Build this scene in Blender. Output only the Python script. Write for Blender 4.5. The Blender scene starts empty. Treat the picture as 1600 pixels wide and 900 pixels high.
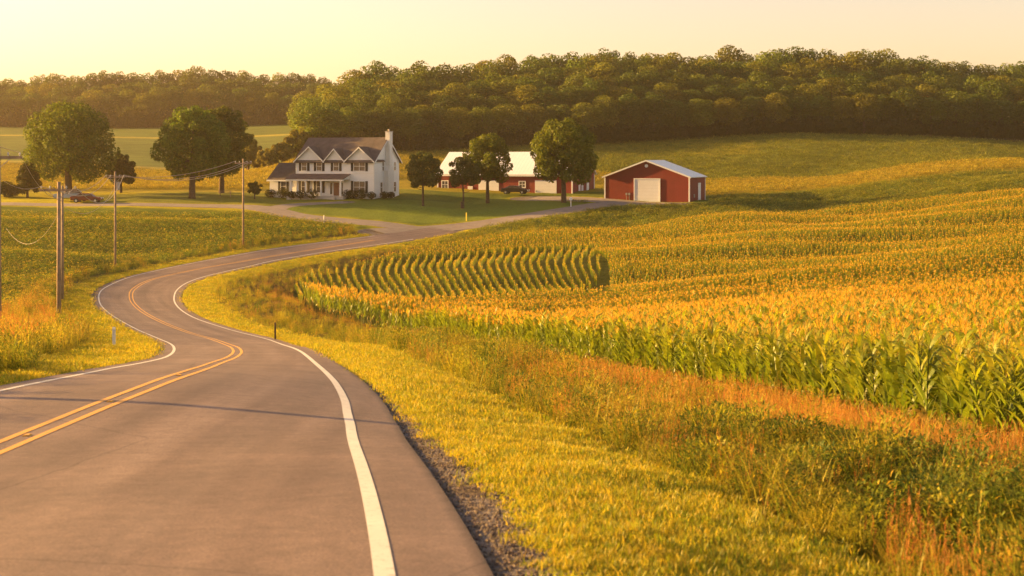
import bpy, math, random
import numpy as np
from mathutils import Vector

random.seed(7)
rng = np.random.default_rng(7)
R = math.radians
sc = bpy.context.scene
COL = sc.collection

# ---------------------------------------------------------------- camera, sky, sun, exposure
F = 2222.2           # focal length in photo pixels (50 mm on a 36 mm wide, 1600 px frame)
Y0 = 250.0           # eye level in the photo
cam_d = bpy.data.cameras.new('camera'); cam = bpy.data.objects.new('camera', cam_d); COL.objects.link(cam)
cam_d.lens = 50; cam_d.sensor_width = 36; cam_d.clip_start = 0.1; cam_d.clip_end = 5000
cam.location = (0, 0, 0); cam.rotation_euler = (R(90), 0, 0)
cam_d.shift_y = -200 / 1600
cam_d.dof.use_dof = True; cam_d.dof.focus_distance = 120; cam_d.dof.aperture_fstop = 3.2
sc.camera = cam

SUN_EL = R(12.0)
SUN_DIR = Vector((-0.962 * math.cos(SUN_EL), 0.274 * math.cos(SUN_EL), math.sin(SUN_EL))).normalized()
world = bpy.data.worlds.new('World'); sc.world = world; world.use_nodes = True
nt = world.node_tree; nt.nodes.clear()
sky = nt.nodes.new('ShaderNodeTexSky'); sky.sky_type = 'NISHITA'; sky.sun_disc = False
sky.sun_elevation = SUN_EL
sky.sun_rotation = math.atan2(SUN_DIR.x, SUN_DIR.y)
sky.air_density = 1.0; sky.dust_density = 1.8; sky.ozone_density = 0.6; sky.altitude = 200
bg = nt.nodes.new('ShaderNodeBackground'); bg.inputs[1].default_value = 0.09
hs = nt.nodes.new('ShaderNodeMix'); hs.data_type = 'RGBA'; hs.blend_type = 'MULTIPLY'; hs.inputs[0].default_value = 1.0
hs.inputs[7].default_value = (1.0, 0.70, 0.57, 1)
wo = nt.nodes.new('ShaderNodeOutputWorld')
nt.links.new(sky.outputs[0], hs.inputs[6]); nt.links.new(hs.outputs[2], bg.inputs[0]); nt.links.new(bg.outputs[0], wo.inputs[0])

sun_d = bpy.data.lights.new('sun', 'SUN'); sun = bpy.data.objects.new('sun', sun_d); COL.objects.link(sun)
sun_d.energy = 5.0; sun_d.angle = R(0.6); sun_d.color = (1.0, 0.575, 0.165)
sun.rotation_euler = SUN_DIR.to_track_quat('Z', 'Y').to_euler()

vs = sc.view_settings
vs.view_transform = 'Standard'; vs.look = 'None'; vs.gamma = 1; vs.use_curve_mapping = False
vs.exposure = 2.0
sc.cycles.max_bounces = 6; sc.cycles.diffuse_bounces = 3; sc.cycles.glossy_bounces = 2
sc.cycles.transmission_bounces = 4; sc.cycles.volume_bounces = 1; sc.cycles.transparent_max_bounces = 8
sc.cycles.caustics_reflective = False; sc.cycles.caustics_refractive = False
sc.cycles.sample_clamp_indirect = 6
sc.cycles.use_adaptive_sampling = True; sc.cycles.adaptive_threshold = 0.02

# ---------------------------------------------------------------- helpers
def tag(o, label=None, cat=None, group=None, kind=None):
    if label: o['label'] = label
    if cat: o['category'] = cat
    if group: o['group'] = group
    if kind: o['kind'] = kind
    return o

def empty(name, loc, rz=0.0, label=None, cat=None, group=None):
    o = bpy.data.objects.new(name, None); COL.objects.link(o)
    o.location = loc; o.rotation_euler = (0, 0, rz); o.empty_display_size = 0.3
    return tag(o, label, cat, group)

def copy_tree(o, parent=None):
    c = o.copy(); COL.objects.link(c)
    if parent: c.parent = parent
    for ch in [x for x in bpy.data.objects if x.parent == o]:
        copy_tree(ch, c)
    return c

class MB:
    """collects verts / faces / per-face colours and links them as one mesh object"""
    def __init__(s): s.v = []; s.f = []; s.c = []; s.m = []
    def add(s, vs_, fs_, col=(1, 1, 1), mi=0):
        b = len(s.v); s.v.extend([tuple(p) for p in vs_])
        for f in fs_:
            s.f.append(tuple(b + i for i in f)); s.c.append(col); s.m.append(mi)
    def box(s, x0, x1, y0, y1, z0, z1, col=(1, 1, 1), mi=0):
        v = [(x0, y0, z0), (x1, y0, z0), (x1, y1, z0), (x0, y1, z0), (x0, y0, z1), (x1, y0, z1), (x1, y1, z1), (x0, y1, z1)]
        s.add(v, [(3, 2, 1, 0), (4, 5, 6, 7), (0, 1, 5, 4), (1, 2, 6, 5), (2, 3, 7, 6), (3, 0, 4, 7)], col, mi)
    def prism(s, prof, axis, a, b, col=(1, 1, 1), mi=0):
        """extrude a 2-D profile along an axis: 'x' profile is (y,z), 'y' profile is (x,z)"""
        n = len(prof)
        def P(p, t): return (t, p[0], p[1]) if axis == 'x' else (p[0], t, p[1])
        v = [P(p, a) for p in prof] + [P(p, b) for p in prof]
        fs = [tuple(range(n)), tuple(range(2 * n - 1, n - 1, -1))]
        for i in range(n):
            j = (i + 1) % n; fs.append((i, i + n, j + n, j))
        s.add(v, fs, col, mi)
    def tube(s, pts, rad, n=8, col=(1, 1, 1), cap=True, mi=0):
        pts = [Vector(p) for p in pts]
        if not isinstance(rad, (list, tuple)): rad = [rad] * len(pts)
        rings = []
        for i, p in enumerate(pts):
            d = (pts[min(i + 1, len(pts) - 1)] - pts[max(i - 1, 0)]).normalized()
            a = d.cross(Vector((0.13, 0.9, 0.31)) if abs(d.y) < 0.9 else Vector((1, 0, 0))).normalized(); b = d.cross(a)
            rings.append([p + (a * math.cos(2 * math.pi * k / n) + b * math.sin(2 * math.pi * k / n)) * rad[i] for k in range(n)])
        v = [q for r in rings for q in r]; fs = []
        for i in range(len(pts) - 1):
            for k in range(n):
                k2 = (k + 1) % n
                fs.append((i * n + k, i * n + k2, (i + 1) * n + k2, (i + 1) * n + k))
        if cap:
            fs.append(tuple(range(n - 1, -1, -1))); fs.append(tuple((len(pts) - 1) * n + k for k in range(n)))
        s.add(v, fs, col, mi)
    def blob(s, c, r, n=10, m=7, jit=0.0, col=(1, 1, 1)):
        v = []; fs = []
        for i in range(m + 1):
            th = math.pi * i / m
            for k in range(n):
                ph = 2 * math.pi * k / n; q = 1 + random.uniform(-jit, jit)
                v.append((c[0] + r[0] * q * math.sin(th) * math.cos(ph), c[1] + r[1] * q * math.sin(th) * math.sin(ph), c[2] + r[2] * q * math.cos(th)))
        for i in range(m):
            for k in range(n):
                k2 = (k + 1) % n
                fs.append((i * n + k, (i + 1) * n + k, (i + 1) * n + k2, i * n + k2))
        s.add(v, fs, col)
    def mesh(s, name, mats, smooth=False):
        me = bpy.data.meshes.new(name)
        me.from_pydata(s.v, [], s.f)
        ca = me.color_attributes.new('tone', 'FLOAT_COLOR', 'CORNER')
        arr = np.ones((len(me.loops), 4), np.float32)
        cnt = np.array([len(f) for f in s.f]); arr[:, :3] = np.repeat(np.array(s.c, np.float32), cnt, axis=0)
        ca.data.foreach_set('color', arr.ravel())
        for m_ in (mats if isinstance(mats, (list, tuple)) else [mats]): me.materials.append(m_)
        me.polygons.foreach_set('material_index', s.m)
        if smooth: me.polygons.foreach_set('use_smooth', [True] * len(me.polygons))
        me.update(); return me
    def build(s, name, mats, parent=None, smooth=False, bevel=0.0):
        o = bpy.data.objects.new(name, s.mesh(name, mats, smooth)); COL.objects.link(o)
        if parent: o.parent = parent
        if bevel:
            b = o.modifiers.new('bevel', 'BEVEL'); b.width = bevel; b.segments = 2; b.limit_method = 'ANGLE'
        return o

def np_mesh(name, V, Q, mats, color=None, smooth=False, attrs=None, corner_color=None):
    """mesh from numpy arrays; Q is (n,4) or (n,3)"""
    me = bpy.data.meshes.new(name); k = Q.shape[1]
    me.vertices.add(len(V)); me.vertices.foreach_set('co', np.asarray(V, np.float32).ravel())
    me.loops.add(Q.size); me.loops.foreach_set('vertex_index', np.asarray(Q, np.int32).ravel())
    me.polygons.add(len(Q)); me.polygons.foreach_set('loop_start', np.arange(0, Q.size, k, dtype=np.int32))
    try: me.polygons.foreach_set('loop_total', np.full(len(Q), k, np.int32))
    except Exception: pass
    if smooth: me.polygons.foreach_set('use_smooth', np.ones(len(Q), bool))
    if color is not None:
        a = me.color_attributes.new('tone', 'FLOAT_COLOR', 'POINT'); arr = np.ones((len(V), 4), np.float32); arr[:, :3] = color
        a.data.foreach_set('color', arr.ravel())
    for n_, d in (attrs or {}).items():
        a = me.attributes.new(n_, 'FLOAT', 'POINT'); a.data.foreach_set('value', np.asarray(d, np.float32).ravel())
    for m_ in (mats if isinstance(mats, (list, tuple)) else [mats]): me.materials.append(m_)
    me.update(calc_edges=True); me.validate()
    return me

def add_obj(name, me, parent=None):
    o = bpy.data.objects.new(name, me); COL.objects.link(o)
    if parent: o.parent = parent
    return o

# ---------------------------------------------------------------- materials
def new_mat(name):
    m = bpy.data.materials.new(name); m.use_nodes = True; m.node_tree.nodes.clear()
    return m, m.node_tree, m.node_tree.nodes.new('ShaderNodeOutputMaterial')
def N(t, typ, **kw):
    n = t.nodes.new(typ)
    for k, v in kw.items(): setattr(n, k, v)
    return n
def L(t, a, b): t.links.new(a, b)
def mixc(t, fac, a, b, mode='MIX'):
    n = N(t, 'ShaderNodeMix', data_type='RGBA', blend_type=mode)
    for i, v in ((0, fac), (6, a), (7, b)):
        if isinstance(v, bpy.types.NodeSocket): L(t, v, n.inputs[i])
        elif i == 0: n.inputs[0].default_value = v
        else: n.inputs[i].default_value = (*v, 1)
    return n.outputs[2]
def noise(t, scale, detail=4, rough=0.6, vec=None, obj=False):
    n = N(t, 'ShaderNodeTexNoise'); n.inputs['Scale'].default_value = scale; n.inputs['Detail'].default_value = detail; n.inputs['Roughness'].default_value = rough
    if vec is None:
        tc = N(t, 'ShaderNodeTexCoord'); vec = tc.outputs['Object']
    L(t, vec, n.inputs['Vector']); return n.outputs['Fac']
def ramp(t, f, stops):
    n = N(t, 'ShaderNodeValToRGB'); L(t, f, n.inputs[0]); e = n.color_ramp.elements
    while len(e) < len(stops): e.new(0.5)
    for i, (p, c) in enumerate(stops):
        e[i].position = p; e[i].color = (*c, 1) if len(c) == 3 else c
    return n.outputs[0]
def mrange(t, v, a, b, c=0.0, d=1.0):
    n = N(t, 'ShaderNodeMapRange'); L(t, v, n.inputs[0])
    for i, x in enumerate((a, b, c, d)): n.inputs[i + 1].default_value = x
    return n.outputs[0]
def math_(t, op, a, b=None):
    n = N(t, 'ShaderNodeMath', operation=op)
    for i, v in enumerate((a, b)):
        if v is None: continue
        if isinstance(v, bpy.types.NodeSocket): L(t, v, n.inputs[i])
        else: n.inputs[i].default_value = v
    return n.outputs[0]
def bump(t, h, strength=0.4, dist=0.05):
    n = N(t, 'ShaderNodeBump'); n.inputs['Strength'].default_value = strength; n.inputs['Distance'].default_value = dist
    L(t, h, n.inputs['Height']); return n.outputs[0]

def solid(name, col, rough=0.6, var=0.15, nscale=3.0, bmp=0.0, metal=0.0, stripes=None, spec=0.3):
    """painted / plain surface with a little unevenness; stripes=(axis, pitch, depth) for boards, panels, shingles"""
    m, t, out = new_mat(name); p = N(t, 'ShaderNodeBsdfPrincipled')
    f = noise(t, nscale, 5)
    c = mixc(t, mrange(t, f, 0.3, 0.7), tuple(x * (1 - var) for x in col), tuple(min(1, x * (1 + var)) for x in col))
    h = noise(t, nscale * 14, 3)
    if stripes:
        ax, pitch, depth = stripes
        tc = N(t, 'ShaderNodeTexCoord'); sp = N(t, 'ShaderNodeSeparateXYZ'); L(t, tc.outputs['Object'], sp.inputs[0])
        fr = math_(t, 'FRACT', math_(t, 'DIVIDE', sp.outputs[ax], pitch))
        edge = mrange(t, fr, 0.0, 0.12)
        c = mixc(t, edge, tuple(x * (1 - depth) for x in col), c); h = math_(t, 'ADD', math_(t, 'MULTIPLY', fr, 1.5), math_(t, 'MULTIPLY', h, 0.3)); bmp = max(bmp, 0.25)
    L(t, c, p.inputs['Base Color']); p.inputs['Roughness'].default_value = rough; p.inputs['Metallic'].default_value = metal
    p.inputs['Specular IOR Level'].default_value = spec
    if bmp: L(t, bump(t, h, bmp, 0.02), p.inputs['Normal'])
    L(t, p.outputs[0], out.inputs[0]); return m

def foliage(name, trans=0.45, var=0.35, gloss=0.03, tint=(1, 1, 1), rough=0.5):
    m, t, out = new_mat(name)
    a = N(t, 'ShaderNodeVertexColor'); a.layer_name = 'tone'
    oi = N(t, 'ShaderNodeObjectInfo')
    c = mixc(t, 1.0, a.outputs[0], tint, 'MULTIPLY')
    hsv = N(t, 'ShaderNodeHueSaturation'); L(t, c, hsv.inputs['Color'])
    L(t, mrange(t, oi.outputs['Random'], 0, 1, 1 - var, 1 + var), hsv.inputs['Value'])
    r2 = math_(t, 'FRACT', math_(t, 'MULTIPLY', oi.outputs['Random'], 7.31))
    L(t, mrange(t, r2, 0, 1, 0.488, 0.512), hsv.inputs['Hue'])
    d = N(t, 'ShaderNodeBsdfDiffuse'); L(t, hsv.outputs[0], d.inputs[0])
    tr = N(t, 'ShaderNodeBsdfTranslucent'); L(t, mixc(t, 1.0, hsv.outputs[0], (1.25, 1.15, 0.6), 'MULTIPLY'), tr.inputs[0])
    mx = N(t, 'ShaderNodeMixShader'); mx.inputs[0].default_value = trans; L(t, d.outputs[0], mx.inputs[1]); L(t, tr.outputs[0], mx.inputs[2])
    g = N(t, 'ShaderNodeBsdfGlossy'); g.inputs['Roughness'].default_value = rough; g.inputs[0].default_value = (1, 1, 1, 1)
    m2 = N(t, 'ShaderNodeMixShader'); m2.inputs[0].default_value = gloss; L(t, mx.outputs[0], m2.inputs[1]); L(t, g.outputs[0], m2.inputs[2])
    L(t, m2.outputs[0], out.inputs[0]); return m

M = {}
M['grass'] = foliage('grass', 0.5, 0.14, 0.02)
M['weed'] = foliage('weed', 0.45, 0.3, 0.01)
M['corn'] = foliage('corn', 0.5, 0.2, 0.025, rough=0.45)
M['crop'] = foliage('crop', 0.4, 0.3, 0.02)
M['leaf'] = foliage('leaf', 0.4, 0.18, 0.01)
M['bark'] = solid('bark', (0.09, 0.06, 0.04), 0.9, 0.4, 4, 0.8)
M['pole'] = solid('pole_wood', (0.30, 0.22, 0.15), 0.85, 0.3, 2.5, 0.4)
M['grey_metal'] = solid('grey_metal', (0.35, 0.34, 0.33), 0.45, 0.1, 3, metal=0.5)
M['wire'] = solid('wire', (0.34, 0.29, 0.24), 0.5, 0.05)
M['insulator'] = solid('insulator', (0.55, 0.55, 0.52), 0.25, 0.05)
M['white_siding'] = solid('white_siding', (0.86, 0.85, 0.83), 0.6, 0.03, 0.8, stripes=(2, 0.22, 0.10))
M['white_trim'] = solid('white_trim', (0.82, 0.80, 0.76), 0.5, 0.03)
M['white_brick'] = solid('white_brick', (0.76, 0.74, 0.70), 0.8, 0.06, 5, stripes=(2, 0.15, 0.08))
M['shingle'] = solid('shingle', (0.105, 0.084, 0.078), 0.9, 0.25, 1.2, stripes=(2, 0.16, 0.22))
M['porch_shingle'] = solid('porch_shingle', (0.14, 0.095, 0.08), 0.9, 0.25, 1.5, stripes=(2, 0.12, 0.22))
M['shutter'] = solid('shutter', (0.018, 0.016, 0.016), 0.6, 0.1, stripes=(2, 0.10, 0.3))
M['glass'] = solid('window_glass', (0.10, 0.085, 0.07), 0.12, 0.5, 1.3, spec=0.8)
M['door_wood'] = solid('door_wood', (0.20, 0.085, 0.045), 0.5, 0.2)
M['concrete'] = solid('concrete', (0.42, 0.39, 0.35), 0.85, 0.12, 2, 0.2)
M['red_siding'] = solid('red_siding', (0.19, 0.024, 0.018), 0.65, 0.10, 0.7, stripes=(0, 0.30, 0.25))
M['red_siding_side'] = solid('red_siding_side', (0.19, 0.024, 0.018), 0.65, 0.10, 0.7, stripes=(1, 0.30, 0.25))
M['metal_roof'] = solid('white_metal_roof', (0.74, 0.76, 0.80), 0.35, 0.03, 1.0, stripes=(0, 0.6, 0.22))
M['metal_roof_y'] = solid('white_metal_roof_side', (0.74, 0.76, 0.80), 0.35, 0.03, 1.0, stripes=(1, 0.6, 0.22))
M['white_door'] = solid('white_overhead_door', (0.78, 0.78, 0.77), 0.5, 0.03, 1.0, stripes=(2, 0.52, 0.16))
M['dark_gap'] = solid('dark_interior', (0.03, 0.02, 0.018), 0.8, 0.1)
M['tyre'] = solid('tyre', (0.02, 0.02, 0.02), 0.8, 0.1)
M['chrome'] = solid('bright_metal', (0.6, 0.6, 0.6), 0.25, 0.05, metal=0.9)
M['lamp_red'] = solid('red_lens', (0.4, 0.02, 0.02), 0.2, 0.05)
M['lamp_clear'] = solid('clear_lens', (0.7, 0.7, 0.66), 0.15, 0.05)
M['yellow_plastic'] = solid('yellow_plastic', (0.75, 0.58, 0.05), 0.5, 0.06)
def paint(name, col): return solid(name, col, 0.22, 0.04, 1.0, spec=0.6)

# ---------------------------------------------------------------- terrain heights
def WP(px, py, D): return ((px - 800) / F * D, D, -(py - Y0) / F * D)
CP = []
def g(*a):
    for px, py, D in a: CP.append(WP(px, py, D))
def ct(h, *a):
    for px, py, D in a:
        x, y, z = WP(px, py, D); CP.append((x, y, z - h))
# the road valley and its left side
g((300, 900, 8.5), (500, 774, 12), (300, 700, 16), (300, 600, 23.6), (330, 572, 34), (340, 558, 45), (350, 545, 58), (340, 530, 82),
  (300, 505, 100), (220, 482, 117), (210, 462, 131), (250, 428, 150), (350, 397, 165), (590, 362, 185), (450, 383, 173))
g((0, 900, 8.5), (0, 700, 16), (0, 600, 23.6), (0, 572, 34), (0, 550, 50), (0, 520, 72), (0, 490, 92), (0, 450, 123), (0, 420, 143), (0, 380, 168), (0, 345, 188), (0, 320, 205))
g((-500, 700, 16), (-500, 600, 25), (-500, 560, 45), (-500, 510, 80), (-500, 430, 138), (-500, 345, 188), (-500, 318, 205), (-500, 300, 245))
g((200, 402, 162), (200, 360, 182), (200, 322, 205), (400, 380, 173), (400, 350, 190), (400, 322, 208), (550, 345, 195), (730, 345, 200), (620, 348, 195))
# right of the road: verge, ditch, field edge
g((800, 900, 8.6), (1200, 900, 9.8), (1600, 900, 10.5), (1250, 760, 15), (1600, 800, 17), (1600, 740, 22), (700, 700, 16.5), (1000, 700, 20), (1200, 655, 33),
  (1000, 625, 40), (800, 602, 38), (700, 563, 50), (600, 543, 64),
  (1600, 690, 29.6), (1400, 650, 36), (1200, 615, 44), (1000, 583, 58), (800, 550, 82), (650, 522, 101), (500, 495, 117), (460, 466, 131))
g((2200, 900, 11), (2200, 760, 24))
# the corn hill (canopy positions, ground a corn height lower)
ct(2.2, (1600, 500, 45), (1600, 465, 75), (1600, 440, 95), (1600, 380, 125), (1600, 320, 155), (1600, 283, 185),
   (1200, 480, 60), (1200, 458, 90), (1200, 420, 120), (1200, 370, 145), (1200, 324, 175), (940, 475, 90), (940, 457, 115), (940, 400, 140), (940, 352, 170),
   (2200, 480, 50), (2200, 410, 110), (2200, 270, 185))
ct(1.8, (700, 470, 112), (700, 440, 130), (700, 402, 150), (700, 381, 166), (500, 445, 138), (540, 405, 156))
for x, y, z in ((60, 205, -5.2), (100, 210, -3.5), (38, 195, -8.0), (15, 190, -9.6)): CP.append((x, y, z))
g((1000, 335, 200), (1300, 306, 222), (1150, 302, 240), (1020, 316, 222), (940, 318, 215), (860, 333, 205), (1150, 322, 208))
g((1600, 252, 272), (1400, 268, 264), (1200, 288, 257), (1050, 299, 250))
for x, y, z in ((115, 310, -1.5), (62, 290, -3.4), (30, 275, -4.4)): CP.append((x, y, z))
g((1250, 240, 325), (1250, 214, 370), (950, 262, 290), (950, 234, 350), (1600, 226, 380), (1450, 218, 375), (1050, 224, 365), (1600, 240, 345))
for x, y, z in ((160, 430, 9), (90, 420, 8.5), (20, 420, 9), (80, 520, 15), (180, 520, 14), (100, 700, 22), (300, 500, 10), (250, 380, 5), (150, 250, -1), (190, 300, -1)): CP.append((x, y, z))
# house ground and beyond
g((550, 308, 225), (430, 308, 225), (640, 308, 225), (800, 305, 234), (900, 308, 228), (635, 285, 252), (600, 252, 290), (640, 246, 320), (480, 240, 320))
g((100, 300, 245), (100, 262, 330), (100, 212, 480), (100, 200, 560), (450, 300, 245), (450, 262, 330), (450, 210, 480), (450, 195, 560), (-400, 262, 330), (-400, 212, 480), (-400, 202, 560), (-200, 305, 240))
for x, y, z in ((-250, 700, 20), (0, 700, 20), (-450, 600, 13), (-300, 950, 24), (300, 950, 26), (0, 1000, 26), (600, 800, 20), (-800, 900, 18), (450, 350, 4), (-400, 350, -2),
                (0, 0, -1.9), (-12, 0, -2.0), (12, 0, -2.3), (0, -12, -1.6), (-12, -12, -1.7), (12, -12, -1.8), (25, 20, -4.5), (-25, 20, -3.5), (-40, 60, -7.5), (60, 60, -7.0), (-90, 100, -8)): CP.append((x, y, z))
CP = np.array(CP)
CC = 20.0
def uv_of(x, y): return x / (y + CC), np.log(np.maximum(y + CC, 1.0)) * 0.35
def _phi(r2): return 0.5 * r2 * np.log(r2 + 1e-12)
_cu, _cv = uv_of(CP[:, 0], CP[:, 1]); _n = len(CP)
_scl = 1.0 / (CP[:, 1] + CC)
# heights are interpolated as z / (y + c): smooth both near and far
_A = _phi((_cu[:, None] - _cu[None]) ** 2 + (_cv[:, None] - _cv[None]) ** 2) + np.eye(_n) * 2e-4
_P = np.stack([np.ones(_n), _cu, _cv], 1)
_K = np.block([[_A, _P], [_P.T, np.zeros((3, 3))]])
_w = np.linalg.solve(_K, np.concatenate([CP[:, 2] * _scl, np.zeros(3)]))
def z_raw(x, y):
    x = np.asarray(x, float); y = np.asarray(y, float); sh = x.shape; x = x.ravel(); y = y.ravel(); out = np.empty(len(x))
    for i in range(0, len(x), 40000):
        u, v = uv_of(x[i:i + 40000], y[i:i + 40000])
        r2 = (u[:, None] - _cu[None]) ** 2 + (v[:, None] - _cv[None]) ** 2
        out[i:i + 40000] = (_phi(r2) @ _w[:_n] + _w[_n] + _w[_n + 1] * u + _w[_n + 2] * v) * (y[i:i + 40000] + CC)
    return out.reshape(sh)

GU, GV = 620, 900
gu = np.linspace(-0.95, 0.95, GU); gv = np.linspace(math.log(6), math.log(1020), GV)
UU, VV = np.meshgrid(gu, gv); YY = np.exp(VV) - CC; XX = UU * (YY + CC)
ZR = z_raw(XX, YY)
def lookup(G_, x, y):
    x = np.asarray(x, float); y = np.asarray(y, float)
    fu = np.clip((x / (y + CC) - gu[0]) / (gu[1] - gu[0]), 0, GU - 1.001); fv = np.clip((np.log(np.maximum(y + CC, 1)) - gv[0]) / (gv[1] - gv[0]), 0, GV - 1.001)
    i = fu.astype(int); j = fv.astype(int); a = fu - i; b = fv - j
    return (G_[j, i] * (1 - a) + G_[j, i + 1] * a) * (1 - b) + (G_[j + 1, i] * (1 - a) + G_[j + 1, i + 1] * a) * b
_Ds = np.exp(np.linspace(math.log(5), math.log(900), 3000))
def ground_at(px, py, dmin=0):
    """where the sight line through a photo pixel first meets the land"""
    Ds = _Ds[_Ds > dmin]; t = lookup(ZR, (px - 800) / F * Ds, Ds); r = -(py - Y0) / F * Ds
    k = np.argmax(r < t)
    return np.array([(px - 800) / F * Ds[k], Ds[k], t[k]])
def col_at(px, D, dz=0.0):
    x = (px - 800) / F * D
    return Vector((x, D, float(lookup(ZR, x, D)) + dz))

def catmull(P, step):
    P = np.asarray(P, float); out = []
    Q = np.vstack([2 * P[0] - P[1], P, 2 * P[-1] - P[-2]])
    for i in range(1, len(Q) - 2):
        p0, p1, p2, p3 = Q[i - 1:i + 3]; t0 = 0.0
        t1 = np.linalg.norm(p1 - p0) ** 0.5; t2 = t1 + np.linalg.norm(p2 - p1) ** 0.5; t3 = t2 + np.linalg.norm(p3 - p2) ** 0.5
        n = max(2, int(np.linalg.norm(p2 - p1) / step)); t = np.linspace(t1, t2, n, endpoint=False)[:, None]
        A1 = (t1 - t) / t1 * p0 + t / t1 * p1; A2 = (t2 - t) / (t2 - t1) * p1 + (t - t1) / (t2 - t1) * p2; A3 = (t3 - t) / (t3 - t2) * p2 + (t - t2) / (t3 - t2) * p3
        B1 = (t2 - t) / t2 * A1 + t / t2 * A2; B2 = (t3 - t) / (t3 - t1) * A2 + (t - t1) / (t3 - t1) * A3
        out.append((t2 - t) / (t2 - t1) * B1 + (t - t1) / (t2 - t1) * B2)
    out.append(P[-1:]); out = np.vstack(out)
    d = np.concatenate([[0], np.cumsum(np.linalg.norm(np.diff(out, axis=0), axis=1))])
    n = int(d[-1] / step) + 1; s = np.linspace(0, d[-1], n)
    return np.stack([np.interp(s, d, out[:, 0]), np.interp(s, d, out[:, 1])], 1)
def smooth1(a, k):
    ker = np.hanning(2 * k + 3)[1:-1]; ker /= ker.sum(); p = np.pad(a, (k, k), mode='edge'); return np.convolve(p, ker, 'valid')
def w2(l): return [((px - 800) / F * D, D) for px, D in l]
def normals(P):
    d = np.gradient(P, axis=0); d /= np.linalg.norm(d, axis=1)[:, None]; return np.stack([d[:, 1], -d[:, 0]], 1)   # to the right of travel

_vy = np.array([362, 397, 428, 462, 482, 505, 530, 545, 558, 572, 600, 700, 774, 900.]); _vd = np.array([185, 165, 150, 131, 117, 100, 82, 58, 45, 34, 23.6, 16, 12, 8.5])
_yy = np.arange(340, 921.0); _ld = np.interp(_yy, _vy, np.log(_vd)); _ld = np.convolve(np.pad(_ld, 7, mode='reflect', reflect_type='odd'), np.hanning(17)[1:-1] / np.hanning(17).sum(), 'valid')
def on_road(l):
    """points on the road surface from where they show in the photo"""
    return [tuple(ground_at(px, py)[:2]) for px, py in l]
C_pts = [(-4.3, -13), (-4.7, -2), (-5.2, 8)] + on_road([(5, 697), (128, 646), (236, 603), (292, 583), (338, 567), (364, 557), (371, 549), (360, 540), (332, 530), (296, 520), (257, 505), (220, 485), (205, 466), (210, 451), (240, 436), (298, 423), (375, 409.5), (489, 390.5), (600, 373)]) + w2([(700, 191)])
L_pts = [(-8.0, -13), (-8.1, 0), (-8.1, 12)] + on_road([(0, 609), (132, 586), (227, 566), (261, 557), (272, 545.5), (264, 536), (242, 527), (208, 511.6), (170, 489), (155, 470), (162, 451), (208, 432), (264, 419), (378, 397), (490, 381), (600, 367)]) + w2([(700, 195)])
R_pts = [(0.9, -13), (0.2, 0)] + on_road([(602, 899), (578, 767), (561, 700), (549, 655), (533, 615), (512, 585), (488, 563), (456, 543), (415, 529), (359, 515), (302, 496), (272, 466), (287, 445), (321, 432), (378, 419), (453, 402), (530, 391), (600, 381)]) + w2([(700, 188)])
ST = 0.6
RC = catmull(C_pts, ST); RN = normals(RC)
def side_width(poly, sgn):
    Q = catmull(poly, 0.2); w = np.empty(len(RC))
    for i in range(len(RC)):
        d = Q - RC[i]; lat = d @ RN[i] * sgn; lon = np.abs(d @ np.array([-RN[i][1], RN[i][0]]))
        ok = (lon < 0.35) & (lat > 0.5) & (lat < 9)
        w[i] = lat[ok].min() if ok.any() else np.nan
    good = ~np.isnan(w); w = np.interp(np.arange(len(w)), np.where(good)[0], w[good])
    return smooth1(np.clip(w, 1.8, 4.8), 7)
WL = side_width(L_pts, -1); WR = side_width(R_pts, 1)
EL, ER = 0.42, 0.66        # asphalt beyond the edge lines
i_end = int(np.argmin(np.hypot(RC[:, 0] - WP(690, 0, 192)[0], RC[:, 1] - 192)))

# side roads: (centreline, half width)
def ribbon_def(l, hw):
    P = catmull(w2(l), 0.8); return P, hw
side_roads = {
    'barn_road': ribbon_def([(590, 185.5), (690, 192), (790, 200), (880, 208), (950, 215.5), (1000, 219)], 2.6),
    'farm_lane': ribbon_def([(668, 188.5), (628, 191.3), (585, 193.3), (520, 195.5), (460, 199), (425, 204), (390, 207.5), (300, 209), (200, 208.5), (80, 208), (-60, 207), (-400, 205)], 2.3),
    'house_drive': ribbon_def([(425, 204), (445, 210), (490, 215), (540, 217.5)], 1.5),
    'barn_yard': ribbon_def([(830, 228), (880, 226), (940, 222), (1000, 219), (1045, 217.5)], 3.4),
}
def nearest(Px, Py, P, maxd=40):
    """distance and index of the nearest sample of polyline P for many points"""
    d = np.full(len(Px), 1e9); k = np.zeros(len(Px), int)
    for i in range(0, len(Px), 20000):
        q = (Px[i:i + 20000, None] - P[None, :, 0]) ** 2 + (Py[i:i + 20000, None] - P[None, :, 1]) ** 2
        kk = q.argmin(1); k[i:i + 20000] = kk; d[i:i + 20000] = np.sqrt(q[np.arange(len(kk)), kk])
    return d, k
fx, fy = XX.ravel(), YY.ravel()
SD = np.full(fx.shape, 99.0)      # metres outside the asphalt: + right of the road, - left; 0 on it
idx = np.where((fy < 215) & (np.abs(fx) < 75))[0]
dd, kk = nearest(fx[idx], fy[idx], RC[::2]); kk = np.minimum(kk * 2, len(RC) - 1)
lat = ((np.stack([fx[idx], fy[idx]], 1) - RC[kk]) * RN[kk]).sum(1)
dist = np.where(np.abs(lat) > 0.8 * dd, np.abs(lat), dd)
out_ = np.where(lat > 0, dist - WR[kk] - ER, dist - WL[kk] - EL)
RAWD = np.full(fx.shape, 99.0); RAWD[idx] = out_
SD[idx] = np.where(lat > 0, 1, -1) * np.maximum(out_, 0.001)
SIDE = np.full(fx.shape, 99.0)
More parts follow.
